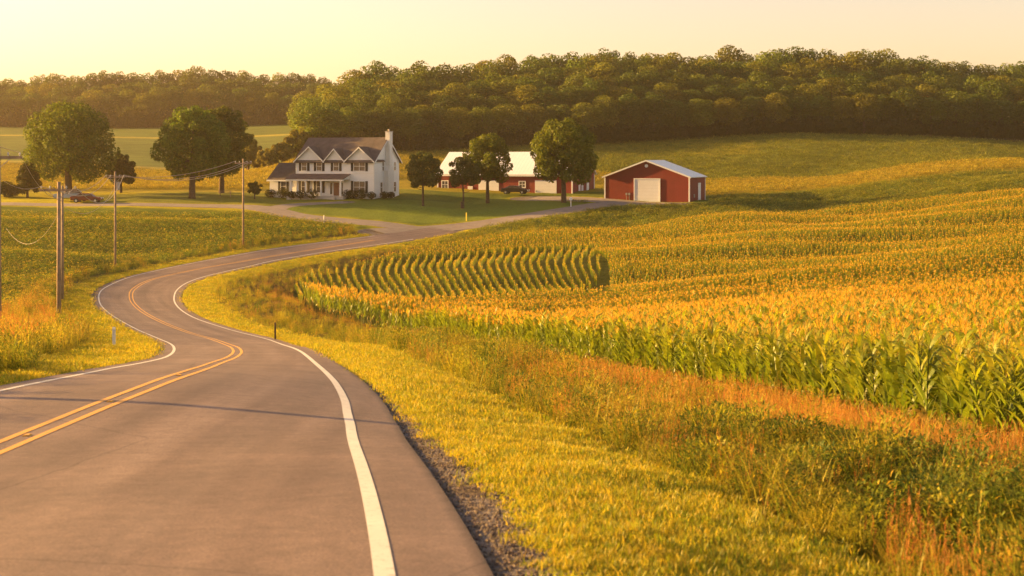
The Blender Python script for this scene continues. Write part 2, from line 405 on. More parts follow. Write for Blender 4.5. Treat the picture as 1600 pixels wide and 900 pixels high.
for nme, (P, hw) in side_roads.items():
    ix = np.where((fy > 170) & (fy < 245) & (fx > P[:, 0].min() - 8) & (fx < P[:, 0].max() + 8))[0]
    d_, _ = nearest(fx[ix], fy[ix], P); SIDE[ix] = np.minimum(SIDE[ix], d_ - hw)
SD = SD.reshape(XX.shape); RAWD = RAWD.reshape(XX.shape); SIDE = SIDE.reshape(XX.shape)
ROADM = np.minimum(RAWD, SIDE)
# the land sinks under the pavement so the road sheets lie clear of it
def sstep(x, a, b): t = np.clip((x - a) / (b - a), 0, 1); return t * t * (3 - 2 * t)
sink = np.where(YY > 150, 0.13, 0.35) * (1 - sstep(ROADM, -0.9, -0.05)) + 0.03
# right-hand ditch in the foreground
ditch = 0.0
ZT = ZR - np.where(ROADM < 1.0, sink * (1 - sstep(ROADM, 0.0, 0.5)), 0)
lumps = lambda x, y, s: np.sin(x * 1.7 * s + np.sin(y * 1.3 * s) * 2) * np.sin(y * 1.1 * s + 1.3 + np.sin(x * 0.7 * s))
ZT = ZT + np.where(ROADM > 0.6, 0.05 * lumps(XX, YY, 0.8) * np.clip(ROADM - 0.6, 0, 1), 0)
# gentle contour swells across the cropped slopes
_sw = sstep(YY, 70, 110) * (1 - sstep(YY, 225, 250)) * sstep(ROADM, 5, 9)
ZT = ZT - 0.38 * np.exp(-((RAWD - 4.1) / 0.85) ** 2) * (SD > 0) * (1 - sstep(YY, 30, 70))
ZT = ZT + _sw * (0.22 * np.sin(YY * 0.47 + 0.09 * XX + 2.6 * np.sin(XX * 0.05 + YY * 0.03)) * (0.4 + 0.6 * np.sin(XX * 0.06 - YY * 0.05 + 1)) + 0.30 * np.sin(YY * 0.21 - 0.05 * XX + 2.2 * np.sin(XX * 0.035 + 1)))

# ---------------------------------------------------------------- land use
def in_poly(x, y, poly):
    x = np.asarray(x); y = np.asarray(y); r = np.zeros(x.shape, bool); n = len(poly)
    for i in range(n):
        x1, y1 = poly[i]; x2, y2 = poly[(i + 1) % n]
        if y1 == y2: continue
        c = ((y1 > y) != (y2 > y)) & (x < (x2 - x1) * (y - y1) / (y2 - y1) + x1); r ^= c
    return r
corn_edge = w2([(1600, 22.5), (1400, 28), (1200, 36), (1000, 49), (800, 75), (650, 101), (500, 117), (462, 131), (458, 142), (484, 152), (560, 162), (640, 170), (740, 176), (860, 180), (940, 182), (1100, 186), (1300, 190), (1600, 195), (2200, 200)])
corn_poly = [(10.4, 14)] + corn_edge + [(165, 120), (120, 30), (60, 5), (15, 2)]
lawn_poly = w2([(430, 206), (455, 211), (500, 216), (540, 219), (640, 222), (760, 227), (850, 224), (925, 216), (870, 210), (790, 203), (745, 200), (660, 196), (590, 196.5), (520, 199), (455, 201.5)])
yard_poly = w2([(150, 211), (300, 212), (390, 211), (425, 208), (450, 214), (500, 219), (560, 221), (640, 224), (700, 228), (640, 236), (560, 238), (410, 238), (300, 238), (150, 232)])
soy_poly = w2([(-900, 204), (-60, 203.5), (80, 204), (200, 204), (300, 204), (390, 202), (450, 197), (520, 192), (556, 189.5), (545, 185), (460, 178), (380, 166), (300, 158), (220, 148), (150, 138), (108, 125), (95, 112), (60, 100), (0, 92), (-300, 80), (-900, 80)])
def cat_masks(x, y, raw, side):
    m = {}
    m['corn'] = in_poly(x, y, corn_poly) & (raw > 1.2)
    m['soy'] = in_poly(x, y, soy_poly) & (raw > 3.0) & (side > 0.8)
    m['lawn'] = in_poly(x, y, lawn_poly); m['yard'] = in_poly(x, y, yard_poly)
    px = 800 + x / np.maximum(y, 1) * F
    m['px'] = px
    m['greenback'] = (y > 176) & (y < 236) & (px > 560) & ~m['corn'] & ~m['lawn'] & ~m['yard'] & (side > 0.3) & (raw > 0.6)
    return m
land = cat_masks(XX, YY, RAWD, SIDE); PX = land['px']
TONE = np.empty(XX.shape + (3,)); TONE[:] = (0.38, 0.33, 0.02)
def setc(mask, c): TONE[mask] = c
right_side = SD > 0
verge_w = np.where(right_side, 3.1, np.interp(YY, [0, 28, 40, 60, 90, 130, 190], [0.7, 0.9, 3.0, 3.4, 3.4, 2.2, 1.4]))
near_land = YY < 185
setc(near_land & (RAWD > verge_w), (0.10, 0.08, 0.02))
setc(land['soy'], (0.12, 0.15, 0.02))
setc(land['corn'], (0.075, 0.085, 0.018))
setc(land['greenback'], (0.10, 0.13, 0.022))
setc(land['lawn'], (0.14, 0.18, 0.028))
setc(land['yard'], (0.16, 0.17, 0.026))
far = (YY > 238)
setc(far, (0.27, 0.22, 0.028))
setc(far & (PX < 700) & (YY > 335), (0.14, 0.165, 0.045))
setc(far & (PX < 700) & (YY > 345) & (YY < 352), (0.32, 0.27, 0.06))
setc(far & (PX < 700) & (YY > 475) & (YY < 485), (0.36, 0.31, 0.06))
setc(far & (PX < 700) & (YY > 485), (0.13, 0.16, 0.04))
hill_green = far & (PX > 700) & (YY > 276)
setc(hill_green, (0.16, 0.17, 0.026)); setc(far & (YY > 330) & (PX > 700) & (PX < 1180) & (YY < 385), (0.27, 0.23, 0.026))
setc((PX > 700) & (YY > 236) & (YY < 276), (0.30, 0.235, 0.024))
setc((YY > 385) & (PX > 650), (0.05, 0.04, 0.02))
# soften the borders between colours a little
for _ in range(1):
    TONE[1:-1, 1:-1] = (TONE[1:-1, 1:-1] * 2 + TONE[:-2, 1:-1] + TONE[2:, 1:-1] + TONE[1:-1, :-2] + TONE[1:-1, 2:]) / 6
GRAV = np.where(right_side, np.interp(YY, [0, 14, 20, 28, 40], [0.42, 0.42, 0.34, 0.16, 0.10]), np.interp(YY, [0, 40, 60, 70, 130, 150], [0.05, 0.12, 0.4, 0.25, 0.25, 0.05]))
crop_f = (land['corn'] | land['soy'] | far | land['greenback']).astype(float)

def land_material():
    m, t, out = new_mat('land'); p = N(t, 'ShaderNodeBsdfPrincipled'); p.inputs['Roughness'].default_value = 0.95; p.inputs['Specular IOR Level'].default_value = 0.05
    a = N(t, 'ShaderNodeVertexColor'); a.layer_name = 'tone'
    tc = N(t, 'ShaderNodeTexCoord'); mp = N(t, 'ShaderNodeMapping'); L(t, tc.outputs['Object'], mp.inputs[0]); mp.inputs['Scale'].default_value = (0.12, 1.0, 0.3)
    streak = noise(t, 0.9, 5, 0.7, mp.outputs[0]); big = noise(t, 0.035, 3, 0.5); fine = noise(t, 2.6, 6, 0.75); grit = noise(t, 26, 3, 0.7)
    ed = N(t, 'ShaderNodeAttribute', attribute_name='edge'); gr = N(t, 'ShaderNodeAttribute', attribute_name='gravel'); cr = N(t, 'ShaderNodeAttribute', attribute_name='crop')
    v = math_(t, 'MULTIPLY', mrange(t, fine, 0.25, 0.75, 0.62, 1.38), mrange(t, big, 0.3, 0.7, 0.85, 1.15))
    sv = mixc(t, cr.outputs['Fac'], (1, 1, 1), ramp(t, streak, [(0.3, (0.55, 0.62, 0.6)), (0.7, (1.35, 1.28, 1.1))]))
    c = mixc(t, 1.0, a.outputs[0], sv, 'MULTIPLY')
    cv = N(t, 'ShaderNodeCombineXYZ')
    for i in range(3): L(t, v, cv.inputs[i])
    c = mixc(t, 1.0, c, cv.outputs[0], 'MULTIPLY')
    # stony shoulder next to the asphalt
    w = math_(t, 'ADD', gr.outputs['Fac'], math_(t, 'MULTIPLY', math_(t, 'SUBTRACT', noise(t, 3.0, 5, 0.7), 0.5), 0.5))
    gm = mrange(t, math_(t, 'SUBTRACT', w, ed.outputs['Fac']), -0.04, 0.05)
    vo = N(t, 'ShaderNodeTexVoronoi'); vo.inputs['Scale'].default_value = 55; L(t, tc.outputs['Object'], vo.inputs['Vector'])
    gc = mixc(t, vo.outputs['Color'], (0.11, 0.092, 0.083), (0.28, 0.24, 0.21))
    gc = mixc(t, mrange(t, noise(t, 1.6, 4), 0.5, 0.7), gc, (0.12, 0.09, 0.06))
    c = mixc(t, gm, c, gc)
    L(t, c, p.inputs['Base Color'])
    h = math_(t, 'ADD', math_(t, 'MULTIPLY', fine, 1.0), math_(t, 'MULTIPLY', math_(t, 'SUBTRACT', 1.0, vo.outputs['Distance']), 0.12))
    L(t, bump(t, h, 0.6, 0.22), p.inputs['Normal']); L(t, p.outputs[0], out.inputs[0]); return m
M['land'] = land_material()
ii = (np.arange(GV - 1)[:, None] * GU + np.arange(GU - 1)[None]).ravel()
Qd = np.stack([ii, ii + 1, ii + GU + 1, ii + GU], 1)
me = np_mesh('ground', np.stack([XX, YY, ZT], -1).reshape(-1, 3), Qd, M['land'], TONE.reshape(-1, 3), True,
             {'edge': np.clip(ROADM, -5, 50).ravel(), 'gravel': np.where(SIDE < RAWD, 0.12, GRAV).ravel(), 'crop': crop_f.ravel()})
tag(add_obj('ground', me), kind='structure')

# ---------------------------------------------------------------- road and markings
def asphalt_material():
    m, t, out = new_mat('asphalt'); p = N(t, 'ShaderNodeBsdfPrincipled')
    la = N(t, 'ShaderNodeAttribute', attribute_name='lat'); al = N(t, 'ShaderNodeAttribute', attribute_name='along'); hw = N(t, 'ShaderNodeAttribute', attribute_name='outer')
    cv = N(t, 'ShaderNodeCombineXYZ'); L(t, math_(t, 'MULTIPLY', la.outputs['Fac'], 1.3), cv.inputs[0]); L(t, math_(t, 'MULTIPLY', al.outputs['Fac'], 0.05), cv.inputs[1])
    bands = noise(t, 1.0, 4, 0.55, cv.outputs[0]); blot = noise(t, 0.35, 5, 0.6); grain = noise(t, 45, 4, 0.8); mid = noise(t, 5, 4, 0.6)
    c = ramp(t, bands, [(0.3, (0.150, 0.102, 0.080)), (0.5, (0.190, 0.133, 0.105)), (0.72, (0.235, 0.168, 0.135))])
    def mul(c, f, a, b, lo, hi):
        k = mrange(t, f, a, b, lo, hi); x = N(t, 'ShaderNodeCombineXYZ')
        for i in range(3): L(t, k, x.inputs[i])
        return mixc(t, 1.0, c, x.outputs[0], 'MULTIPLY')
    c = mul(c, blot, 0.3, 0.7, 0.78, 1.12); c = mul(c, grain, 0.3, 0.7, 0.5, 1.5); c = mul(c, mid, 0.3, 0.7, 0.86, 1.14)
    trk = math_(t, 'ABSOLUTE', math_(t, 'SUBTRACT', math_(t, 'ABSOLUTE', math_(t, 'SUBTRACT', la.outputs['Fac'], 1.75)), 0.85)); c = mul(c, trk, 0.0, 0.5, 0.88, 1.03)
    # transverse seams and thin tar-filled cracks
    cv2 = N(t, 'ShaderNodeCombineXYZ'); L(t, math_(t, 'MULTIPLY', la.outputs['Fac'], 0.10), cv2.inputs[0]); L(t, math_(t, 'MULTIPLY', al.outputs['Fac'], 2.2), cv2.inputs[1])
    seam = noise(t, 1.0, 3, 0.5, cv2.outputs[0]); c = mul(c, seam, 0.3, 0.7, 0.95, 1.05)
    vo = N(t, 'ShaderNodeTexVoronoi', feature='DISTANCE_TO_EDGE'); vo.inputs['Scale'].default_value = 0.16
    tc = N(t, 'ShaderNodeTexCoord'); mp = N(t, 'ShaderNodeMix', data_type='VECTOR'); mp.inputs[0].default_value = 0.16
    nn = N(t, 'ShaderNodeTexNoise'); nn.inputs['Scale'].default_value = 1.2; nn.inputs['Detail'].default_value = 5; L(t, tc.outputs['Object'], nn.inputs['Vector'])
    L(t, tc.outputs['Object'], mp.inputs[4]); L(t, nn.outputs['Color'], mp.inputs[5]); L(t, mp.outputs[1], vo.inputs['Vector'])
    crack = mrange(t, vo.outputs['Distance'], 0.0, 0.0030, 0.62, 1.0)
    c = mul(c, crack, 0, 1, 0, 1)
    # crumbling darker rim
    rim = mrange(t, math_(t, 'ADD', hw.outputs['Fac'], math_(t, 'MULTIPLY', noise(t, 4, 4), 0.06)), 0.02, 0.14, 0.34, 1.0); c = mul(c, rim, 0, 1, 0, 1)
    L(t, c, p.inputs['Base Color']); p.inputs['Roughness'].default_value = 0.72; p.inputs['Specular IOR Level'].default_value = 0.35
    L(t, bump(t, math_(t, 'ADD', grain, math_(t, 'MULTIPLY', mid, 0.5)), 0.35, 0.012), p.inputs['Normal']); L(t, p.outputs[0], out.inputs[0]); return m
M['asphalt'] = asphalt_material()
def line_paint(name, col):
    m, t, out = new_mat(name); p = N(t, 'ShaderNodeBsdfPrincipled')
    n1 = noise(t, 14, 6, 0.8); n2 = noise(t, 1.1, 3)
    c = mixc(t, mrange(t, n2, 0.3, 0.7), tuple(x * 0.86 for x in col), col)
    c = mixc(t, mrange(t, n1, 0.54, 0.68, 0, 0.6), c, (0.17, 0.13, 0.11)); L(t, c, p.inputs['Base Color']); p.inputs['Roughness'].default_value = 0.6
    L(t, bump(t, n1, 0.2, 0.01), p.inputs['Normal']); L(t, p.outputs[0], out.inputs[0]); return m
M['white_line'] = line_paint('white_line', (0.74, 0.70, 0.62)); M['yellow_line'] = line_paint('yellow_line', (0.74, 0.38, 0.04))

def ribbon(P, a, b, n, dz, i0=0, i1=None, skirt=0.0):
    """sheet between lateral offsets a and b (metres right of the line)"""
    Nn = normals(P); P = P[i0:i1]; Nn = Nn[i0:i1]; a = np.broadcast_to(a, (len(normals(np.zeros((2, 2)) + [[0, 0], [1, 1]])),)) if False else a
    a = np.full(len(P), a) if np.isscalar(a) else a[i0:i1]; b = np.full(len(P), b) if np.isscalar(b) else b[i0:i1]
    t = np.linspace(0, 1, n); Lt = a[:, None] * (1 - t) + b[:, None] * t
    X = P[:, None, 0] + Nn[:, None, 0] * Lt; Y = P[:, None, 1] + Nn[:, None, 1] * Lt; Z = z_raw(X, Y) + dz
    if skirt:      # the sides have vertices of their own so the surface keeps flat normals
        c2 = lambda A: np.concatenate([A[:, :1], A[:, :1], A, A[:, -1:], A[:, -1:]], 1)
        X, Y, Z, Lt = c2(X), c2(Y), c2(Z), c2(Lt); Z[:, 0] -= skirt; Z[:, -1] -= skirt; n += 4
    al = np.arange(len(P))[:, None] * ST + np.zeros(n)
    outer = np.minimum(Lt - a[:, None], b[:, None] - Lt)
    V = np.stack([X, Y, Z], -1).reshape(-1, 3); m = len(P)
    k = (np.arange(m - 1)[:, None] * n + np.arange(n - 1)[None]).ravel()
    if skirt: kc = k % n; k = k[(kc != 1) & (kc != n - 3)]
    return V, np.stack([k, k + 1, k + n + 1, k + n], 1), {'lat': Lt.ravel(), 'along': al.ravel(), 'outer': outer.ravel()}
V, Q, at_ = ribbon(RC, -(WL + EL), WR + ER, 30, 0.0, 0, i_end, 0.3)
tag(add_obj('road', np_mesh('road', V, Q, M['asphalt'], smooth=True, attrs=at_)), kind='structure')
def marking(name, a, b, i0, i1, mat):
    V, Q, _ = ribbon(RC, a, b, 3, 0.0045, i0, i1)
    tag(add_obj(name, np_mesh(name, V, Q, M[mat], smooth=True)), kind='structure')
i_line = int(np.argmin(np.hypot(RC[:, 0] - WP(600, 0, 185)[0], RC[:, 1] - 185)))
marking('road_edge_line', WR - 0.065, WR + 0.065, 0, i_line, 'white_line')
marking('road_edge_line', -WL - 0.06, -WL + 0.05, 0, i_line - 4, 'white_line')
marking('road_centre_line', -0.20, -0.10, 0, i_line - 8, 'yellow_line')
marking('road_centre_line', 0.10, 0.20, 0, i_line - 8, 'yellow_line')

def lane_material():
    m, t, out = new_mat('gravel_lane'); p = N(t, 'ShaderNodeBsdfPrincipled')
    f = noise(t, 0.8, 6, 0.7); c = ramp(t, f, [(0.3, (0.17, 0.135, 0.115)), (0.7, (0.26, 0.215, 0.185))])
    L(t, c, p.inputs['Base Color']); p.inputs['Roughness'].default_value = 0.9; L(t, bump(t, noise(t, 12, 4), 0.4, 0.03), p.inputs['Normal']); L(t, p.outputs[0], out.inputs[0]); return m
M['lane'] = lane_material()
for i, (nme, (P, hw)) in enumerate(side_roads.items()):
    V, Q, at_ = ribbon(P, -hw, hw, 8, -0.006 * (i + 1) - 0.004, 0, None, 0.3)
    tag(add_obj(nme, np_mesh(nme, V, Q, M['lane'], smooth=True, attrs=at_)), kind='structure')

# ---------------------------------------------------------------- plants
def blade(mb, base, az, lean, length, width, c0, c1, segs=3, curl=0.6, twist=0.0, droop=0.0):
    """one leaf: bends over in direction az; widths taper to the tip"""
    p = Vector(base); el = math.pi / 2 - lean; dx = Vector((math.cos(az), math.sin(az), 0)); side = Vector((-math.sin(az), math.cos(az), 0))
    side = (side * math.cos(twist) + Vector((0, 0, 1)) * math.sin(twist)); pts = []
    for i in range(segs + 1):
        t = i / segs; w = width * (min(1, 0.45 + t * 2.2) if t < 0.3 else (1 - ((t - 0.3) / 0.7) ** 1.6)) * 0.5
        pts.append((p - side * w, p + side * w)); e = el - curl * t - droop * t * t
        p = p + (dx * math.cos(e) + Vector((0, 0, 1)) * math.sin(e)) * (length / segs)
    b = len(mb.v)
    for a_, b_ in pts: mb.v.extend([tuple(a_), tuple(b_)])
    for i in range(segs):
        t = (i + 0.5) / segs; mb.f.append((b + 2 * i, b + 2 * i + 1, b + 2 * i + 3, b + 2 * i + 2)); mb.m.append(0)
        mb.c.append(tuple(c0[k] * (1 - t) + c1[k] * t for k in range(3)))
def U(a, b): return random.uniform(a, b)
def jit(c, v=0.15): k = U(1 - v, 1 + v); return tuple(x * k * U(0.95, 1.05) for x in c)

def grass_clump(n=26, spread=0.13, h=(0.035, 0.085), w=0.007, c=(0.34, 0.30, 0.025), dry=0.25):
    mb = MB()
    for _ in range(n):
        r = spread * math.sqrt(random.random()); a = U(0, 6.28); cc = (0.58, 0.45, 0.04) if random.random() < dry else c
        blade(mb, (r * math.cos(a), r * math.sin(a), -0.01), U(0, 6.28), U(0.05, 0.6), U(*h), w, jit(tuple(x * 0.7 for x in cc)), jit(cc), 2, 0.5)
    return mb
def tall_clump(n=26, spread=0.22, h=(0.45, 0.95), seed_c=(0.55, 0.20, 0.05), c=(0.17, 0.17, 0.03), seeds=0.6):
    mb = MB()
    for _ in range(n):
        r = spread * math.sqrt(random.random()); a = U(0, 6.28); hh = U(*h); ln = U(0.02, 0.35); az = U(0, 6.28)
        base = Vector((r * math.cos(a), r * math.sin(a), -0.02))
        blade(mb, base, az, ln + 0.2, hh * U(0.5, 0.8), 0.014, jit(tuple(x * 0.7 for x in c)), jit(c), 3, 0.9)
        if random.random() < seeds:
            top = base + Vector((math.cos(az) * math.sin(ln), math.sin(az) * math.sin(ln), math.cos(ln))) * hh
            blade(mb, base, az, ln, hh, 0.006, jit((0.30, 0.20, 0.06)), jit(seed_c), 2, 0.1)
            for k in range(7):
                blade(mb, top - Vector((0, 0, 0.03 * k)), U(0, 6.28), U(0.2, 0.9), U(0.04, 0.08), 0.014, jit(seed_c, 0.3), jit(tuple(x * 1.2 for x in seed_c), 0.3), 1, 0.2)
    return mb
def leafy_weed(n=210, r=0.38, h=0.55, c=(0.12, 0.15, 0.025), leaf=0.055, flowers=0.0, fat=0.38):
    mb = MB()
    for _ in range(n):
        a = U(0, 6.28); q = random.random() ** 0.5; z = U(0.03, 1) ; rr = r * q * math.sqrt(max(0.05, 1 - (z * 0.95) ** 2.2))
        cc = jit((0.45, 0.33, 0.04) if random.random() < flowers else c, 0.3)
        blade(mb, (rr * math.cos(a), rr * math.sin(a), z * h), a + U(-1, 1), U(0.3, 1.5), leaf * U(0.7, 1.5), leaf * fat, cc, cc, 2, 0.8, U(-0.5, 0.5))
    for _ in range(16):
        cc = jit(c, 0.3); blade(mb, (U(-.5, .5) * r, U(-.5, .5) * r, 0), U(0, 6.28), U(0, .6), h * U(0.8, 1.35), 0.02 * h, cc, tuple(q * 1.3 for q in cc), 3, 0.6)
    return mb
def corn_parts(h=2.15, nl=13, lod=0, tc=(0.66, 0.40, 0.045)):
    """stalk, leaves and tassel of one maize plant as three collectors"""
    st, lv, ts = MB(), MB(), MB(); lean = Vector((U(-.05, .05), U(-.05, .05), 0))
    P = lambda t: Vector((lean.x * t * t * h, lean.y * t * t * h, h * 0.86 * t))
    st.tube([P(0), P(0.5), P(1.0)], [0.018, 0.014, 0.006], 5 if lod == 0 else 3, (0.14, 0.17, 0.035), cap=False)
    az0 = U(0, 6.28)
    for i in range(nl):
        t = 0.12 + 0.83 * (i + 0.5) / nl; az = az0 + math.pi * (i % 2) + U(-0.6, 0.6)
        dead = t < 0.24 and random.random() < 0.4
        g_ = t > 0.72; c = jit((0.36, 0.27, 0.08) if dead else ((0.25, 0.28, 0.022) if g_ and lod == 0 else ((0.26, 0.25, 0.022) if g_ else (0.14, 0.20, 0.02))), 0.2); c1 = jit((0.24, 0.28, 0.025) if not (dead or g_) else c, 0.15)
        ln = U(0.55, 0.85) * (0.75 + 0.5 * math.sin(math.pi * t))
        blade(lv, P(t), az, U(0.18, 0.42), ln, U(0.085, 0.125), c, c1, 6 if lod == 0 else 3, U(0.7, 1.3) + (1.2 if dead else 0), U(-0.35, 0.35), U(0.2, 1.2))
    top = P(1.0); n = 12
    ts.tube([top, top + Vector((0, 0, h * 0.14))], [0.006, 0.003], 3, (0.40, 0.28, 0.08), cap=False)
    for i in range(n):
        c = jit(tc, 0.2); blade(ts, top + Vector((0, 0, U(0.0, 0.12))), U(0, 6.28), U(0.1, 0.8), U(0.16, 0.28), 0.015 if lod == 0 else 0.032, c, c, 2, 0.5)
    return st, lv, ts
def merge(*mbs):
    o = MB()
    for m in mbs:
        b = len(o.v); o.v += m.v; o.f += [tuple(b + i for i in f) for f in m.f]; o.c += m.c; o.m += [0] * len(m.f)
    return o
def soy_clump(c=(0.12, 0.155, 0.024), n=40, r=0.36, h=0.55, leaf=0.15, tip=(0.42, 0.34, 0.035)):
    mb = MB()
    for _ in range(n):
        a = U(0, 6.28); q = random.random() ** 0.5 * r; z = h * U(0.25, 1.0); cc = jit(tip if (z > h * 0.82) else c, 0.25)
        blade(mb, (q * math.cos(a), q * math.sin(a), z * (1 - 0.35 * (q / r) ** 2)), U(0, 6.28), U(0.6, 1.5), leaf * U(0.7, 1.3), leaf * 0.6, cc, cc, 1 if leaf > 0.2 else 2, 0.5, U(-.5, .5))
    return mb

def protos(name, fn, n, mat):
    c = bpy.data.collections.new(name)
    for i in range(n):
        o = bpy.data.objects.new(name, fn(i).mesh(name, M[mat])); c.objects.link(o)
    return c
def scatter(name, XY, coll, nvar, scale, label, cat, tilt=0.12, zoff=0.0, zs=None, rot=None, group=None):
    n = len(XY); Z = lookup(ZT, XY[:, 0], XY[:, 1]) + zoff
    me = bpy.data.meshes.new(name); me.vertices.add(n); me.vertices.foreach_set('co', np.stack([XY[:, 0], XY[:, 1], Z], 1).astype(np.float32).ravel())
    rt = np.stack([rng.uniform(-tilt, tilt, n), rng.uniform(-tilt, tilt, n), rng.uniform(0, 6.283, n) if rot is None else rot], 1)
    a = me.attributes.new('rot', 'FLOAT_VECTOR', 'POINT'); a.data.foreach_set('vector', rt.astype(np.float32).ravel())
    s3 = np.stack([scale, scale, scale if zs is None else zs], 1)
    a = me.attributes.new('scl', 'FLOAT_VECTOR', 'POINT'); a.data.foreach_set('vector', s3.astype(np.float32).ravel())
    a = me.attributes.new('idx', 'INT', 'POINT'); a.data.foreach_set('value', rng.integers(0, nvar, n).astype(np.int32))
    o = bpy.data.objects.new(name, me); COL.objects.link(o)
    ng = bpy.data.node_groups.new(name, 'GeometryNodeTree'); ng.interface.new_socket('Geometry', in_out='INPUT', socket_type='NodeSocketGeometry'); ng.interface.new_socket('Geometry', in_out='OUTPUT', socket_type='NodeSocketGeometry')
    gi = ng.nodes.new('NodeGroupInput'); go = ng.nodes.new('NodeGroupOutput'); ip = ng.nodes.new('GeometryNodeInstanceOnPoints')
    ci = ng.nodes.new('GeometryNodeCollectionInfo'); ci.inputs[0].default_value = coll; ci.inputs['Separate Children'].default_value = True
    def na(nm, dt):
        q = ng.nodes.new('GeometryNodeInputNamedAttribute'); q.data_type = dt; q.inputs[0].default_value = nm; return q.outputs['Attribute']
    ng.links.new(gi.outputs[0], ip.inputs['Points']); ng.links.new(ci.outputs[0], ip.inputs['Instance']); ip.inputs['Pick Instance'].default_value = True
    ng.links.new(na('idx', 'INT'), ip.inputs['Instance Index']); e2r = ng.nodes.new('FunctionNodeEulerToRotation'); ng.links.new(na('rot', 'FLOAT_VECTOR'), e2r.inputs[0]); ng.links.new(e2r.outputs[0], ip.inputs['Rotation'])
    ng.links.new(na('scl', 'FLOAT_VECTOR'), ip.inputs['Scale']); ng.links.new(ip.outputs[0], go.inputs[0])
    md = o.modifiers.new('scatter', 'NODES'); md.node_group = ng
    print('scatter', name, n)
    return tag(o, label, cat, group, 'stuff')
def sample(n, y0, y1, power, umin=-0.44, umax=0.44):
    """random land points; power 2 keeps a constant density on screen, 0 a constant density on the ground"""
    t = rng.random(n)
    if abs(power - 2) < 1e-6: y = y0 * (y1 / y0) ** t
    else: q = 2 - power; y = (y0 ** q + t * (y1 ** q - y0 ** q)) ** (1 / q)
    x = (umin + (umax - umin) * rng.random(n)) * (y + 6)
    return x, y
def masks(x, y):
    raw = lookup(RAWD, x, y); side = lookup(SIDE, x, y); sd = lookup(SD, x, y)
    return raw, side, sd, cat_masks(x, y, raw, side)
VW = lambda y, right: np.where(right, 3.1, np.interp(y, [0, 28, 40, 60, 90, 130, 190], [0.7, 0.9, 3.0, 3.4, 3.4, 2.2, 1.4]))

# --- mown verge grass along the road
random.seed(11)
cg = protos('verge_grass_clump', lambda i: grass_clump(c=[(0.36, 0.35, 0.02), (0.44, 0.36, 0.024), (0.26, 0.31, 0.02)][i % 3], dry=[.2, .4, .15][i % 3]), 6, 'grass')
XYs, Ss = [], []
for y0, y1, dens, s in ((3.5, 11, 170, 1.0), (11, 22, 120, 1.15), (22, 45, 55, 1.6), (45, 90, 16, 2.6), (90, 190, 6, 4.0)):
    um = -1.15 if y1 <= 30 else (-0.6 if y1 < 60 else -0.44); area = (0.44 - um) * ((y1 + 6) ** 2 - (y0 + 6) ** 2) / 2; n = int(area * dens); x, y = sample(n, y0, y1, 0, um)
    raw, side, sd, m = masks(x, y); right = sd > 0; vw = VW(y, right)
    gw = np.where(right, np.interp(y, [0, 14, 20, 28, 40], [0.42, 0.42, 0.34, 0.16, 0.10]), np.interp(y, [0, 40, 60, 70, 130, 150], [0.05, 0.12, 0.4, 0.25, 0.25, 0.05]))
    gw = gw + 0.16 * lumps(x, y, 3.1) + 0.08 * lumps(x, y, 9)
    patch = 0.5 + 0.5 * lumps(x * 0.35, y * 0.9, 1.0)
    ok = (raw > np.maximum(gw, 0.03)) & (raw < vw + 0.25 + rng.normal(0, 0.12, n) + 0.2 * lumps(x, y, 0.8)) & ~m['corn'] & ~m['soy'] & (side > 0.15) & (rng.random(n) < 0.75 + 0.25 * patch)
    XYs.append(np.stack([x, y], 1)[ok]); Ss.append(rng.uniform(0.75, 1.3, ok.sum()) * s)
XY = np.vstack(XYs); S = np.concatenate(Ss)
scatter('verge_grass', XY, cg, 6, S, 'short yellow green mown grass on the road verge', 'grass', 0.25, zs=np.minimum(S, 1.0 + (S - 1) * 0.45))

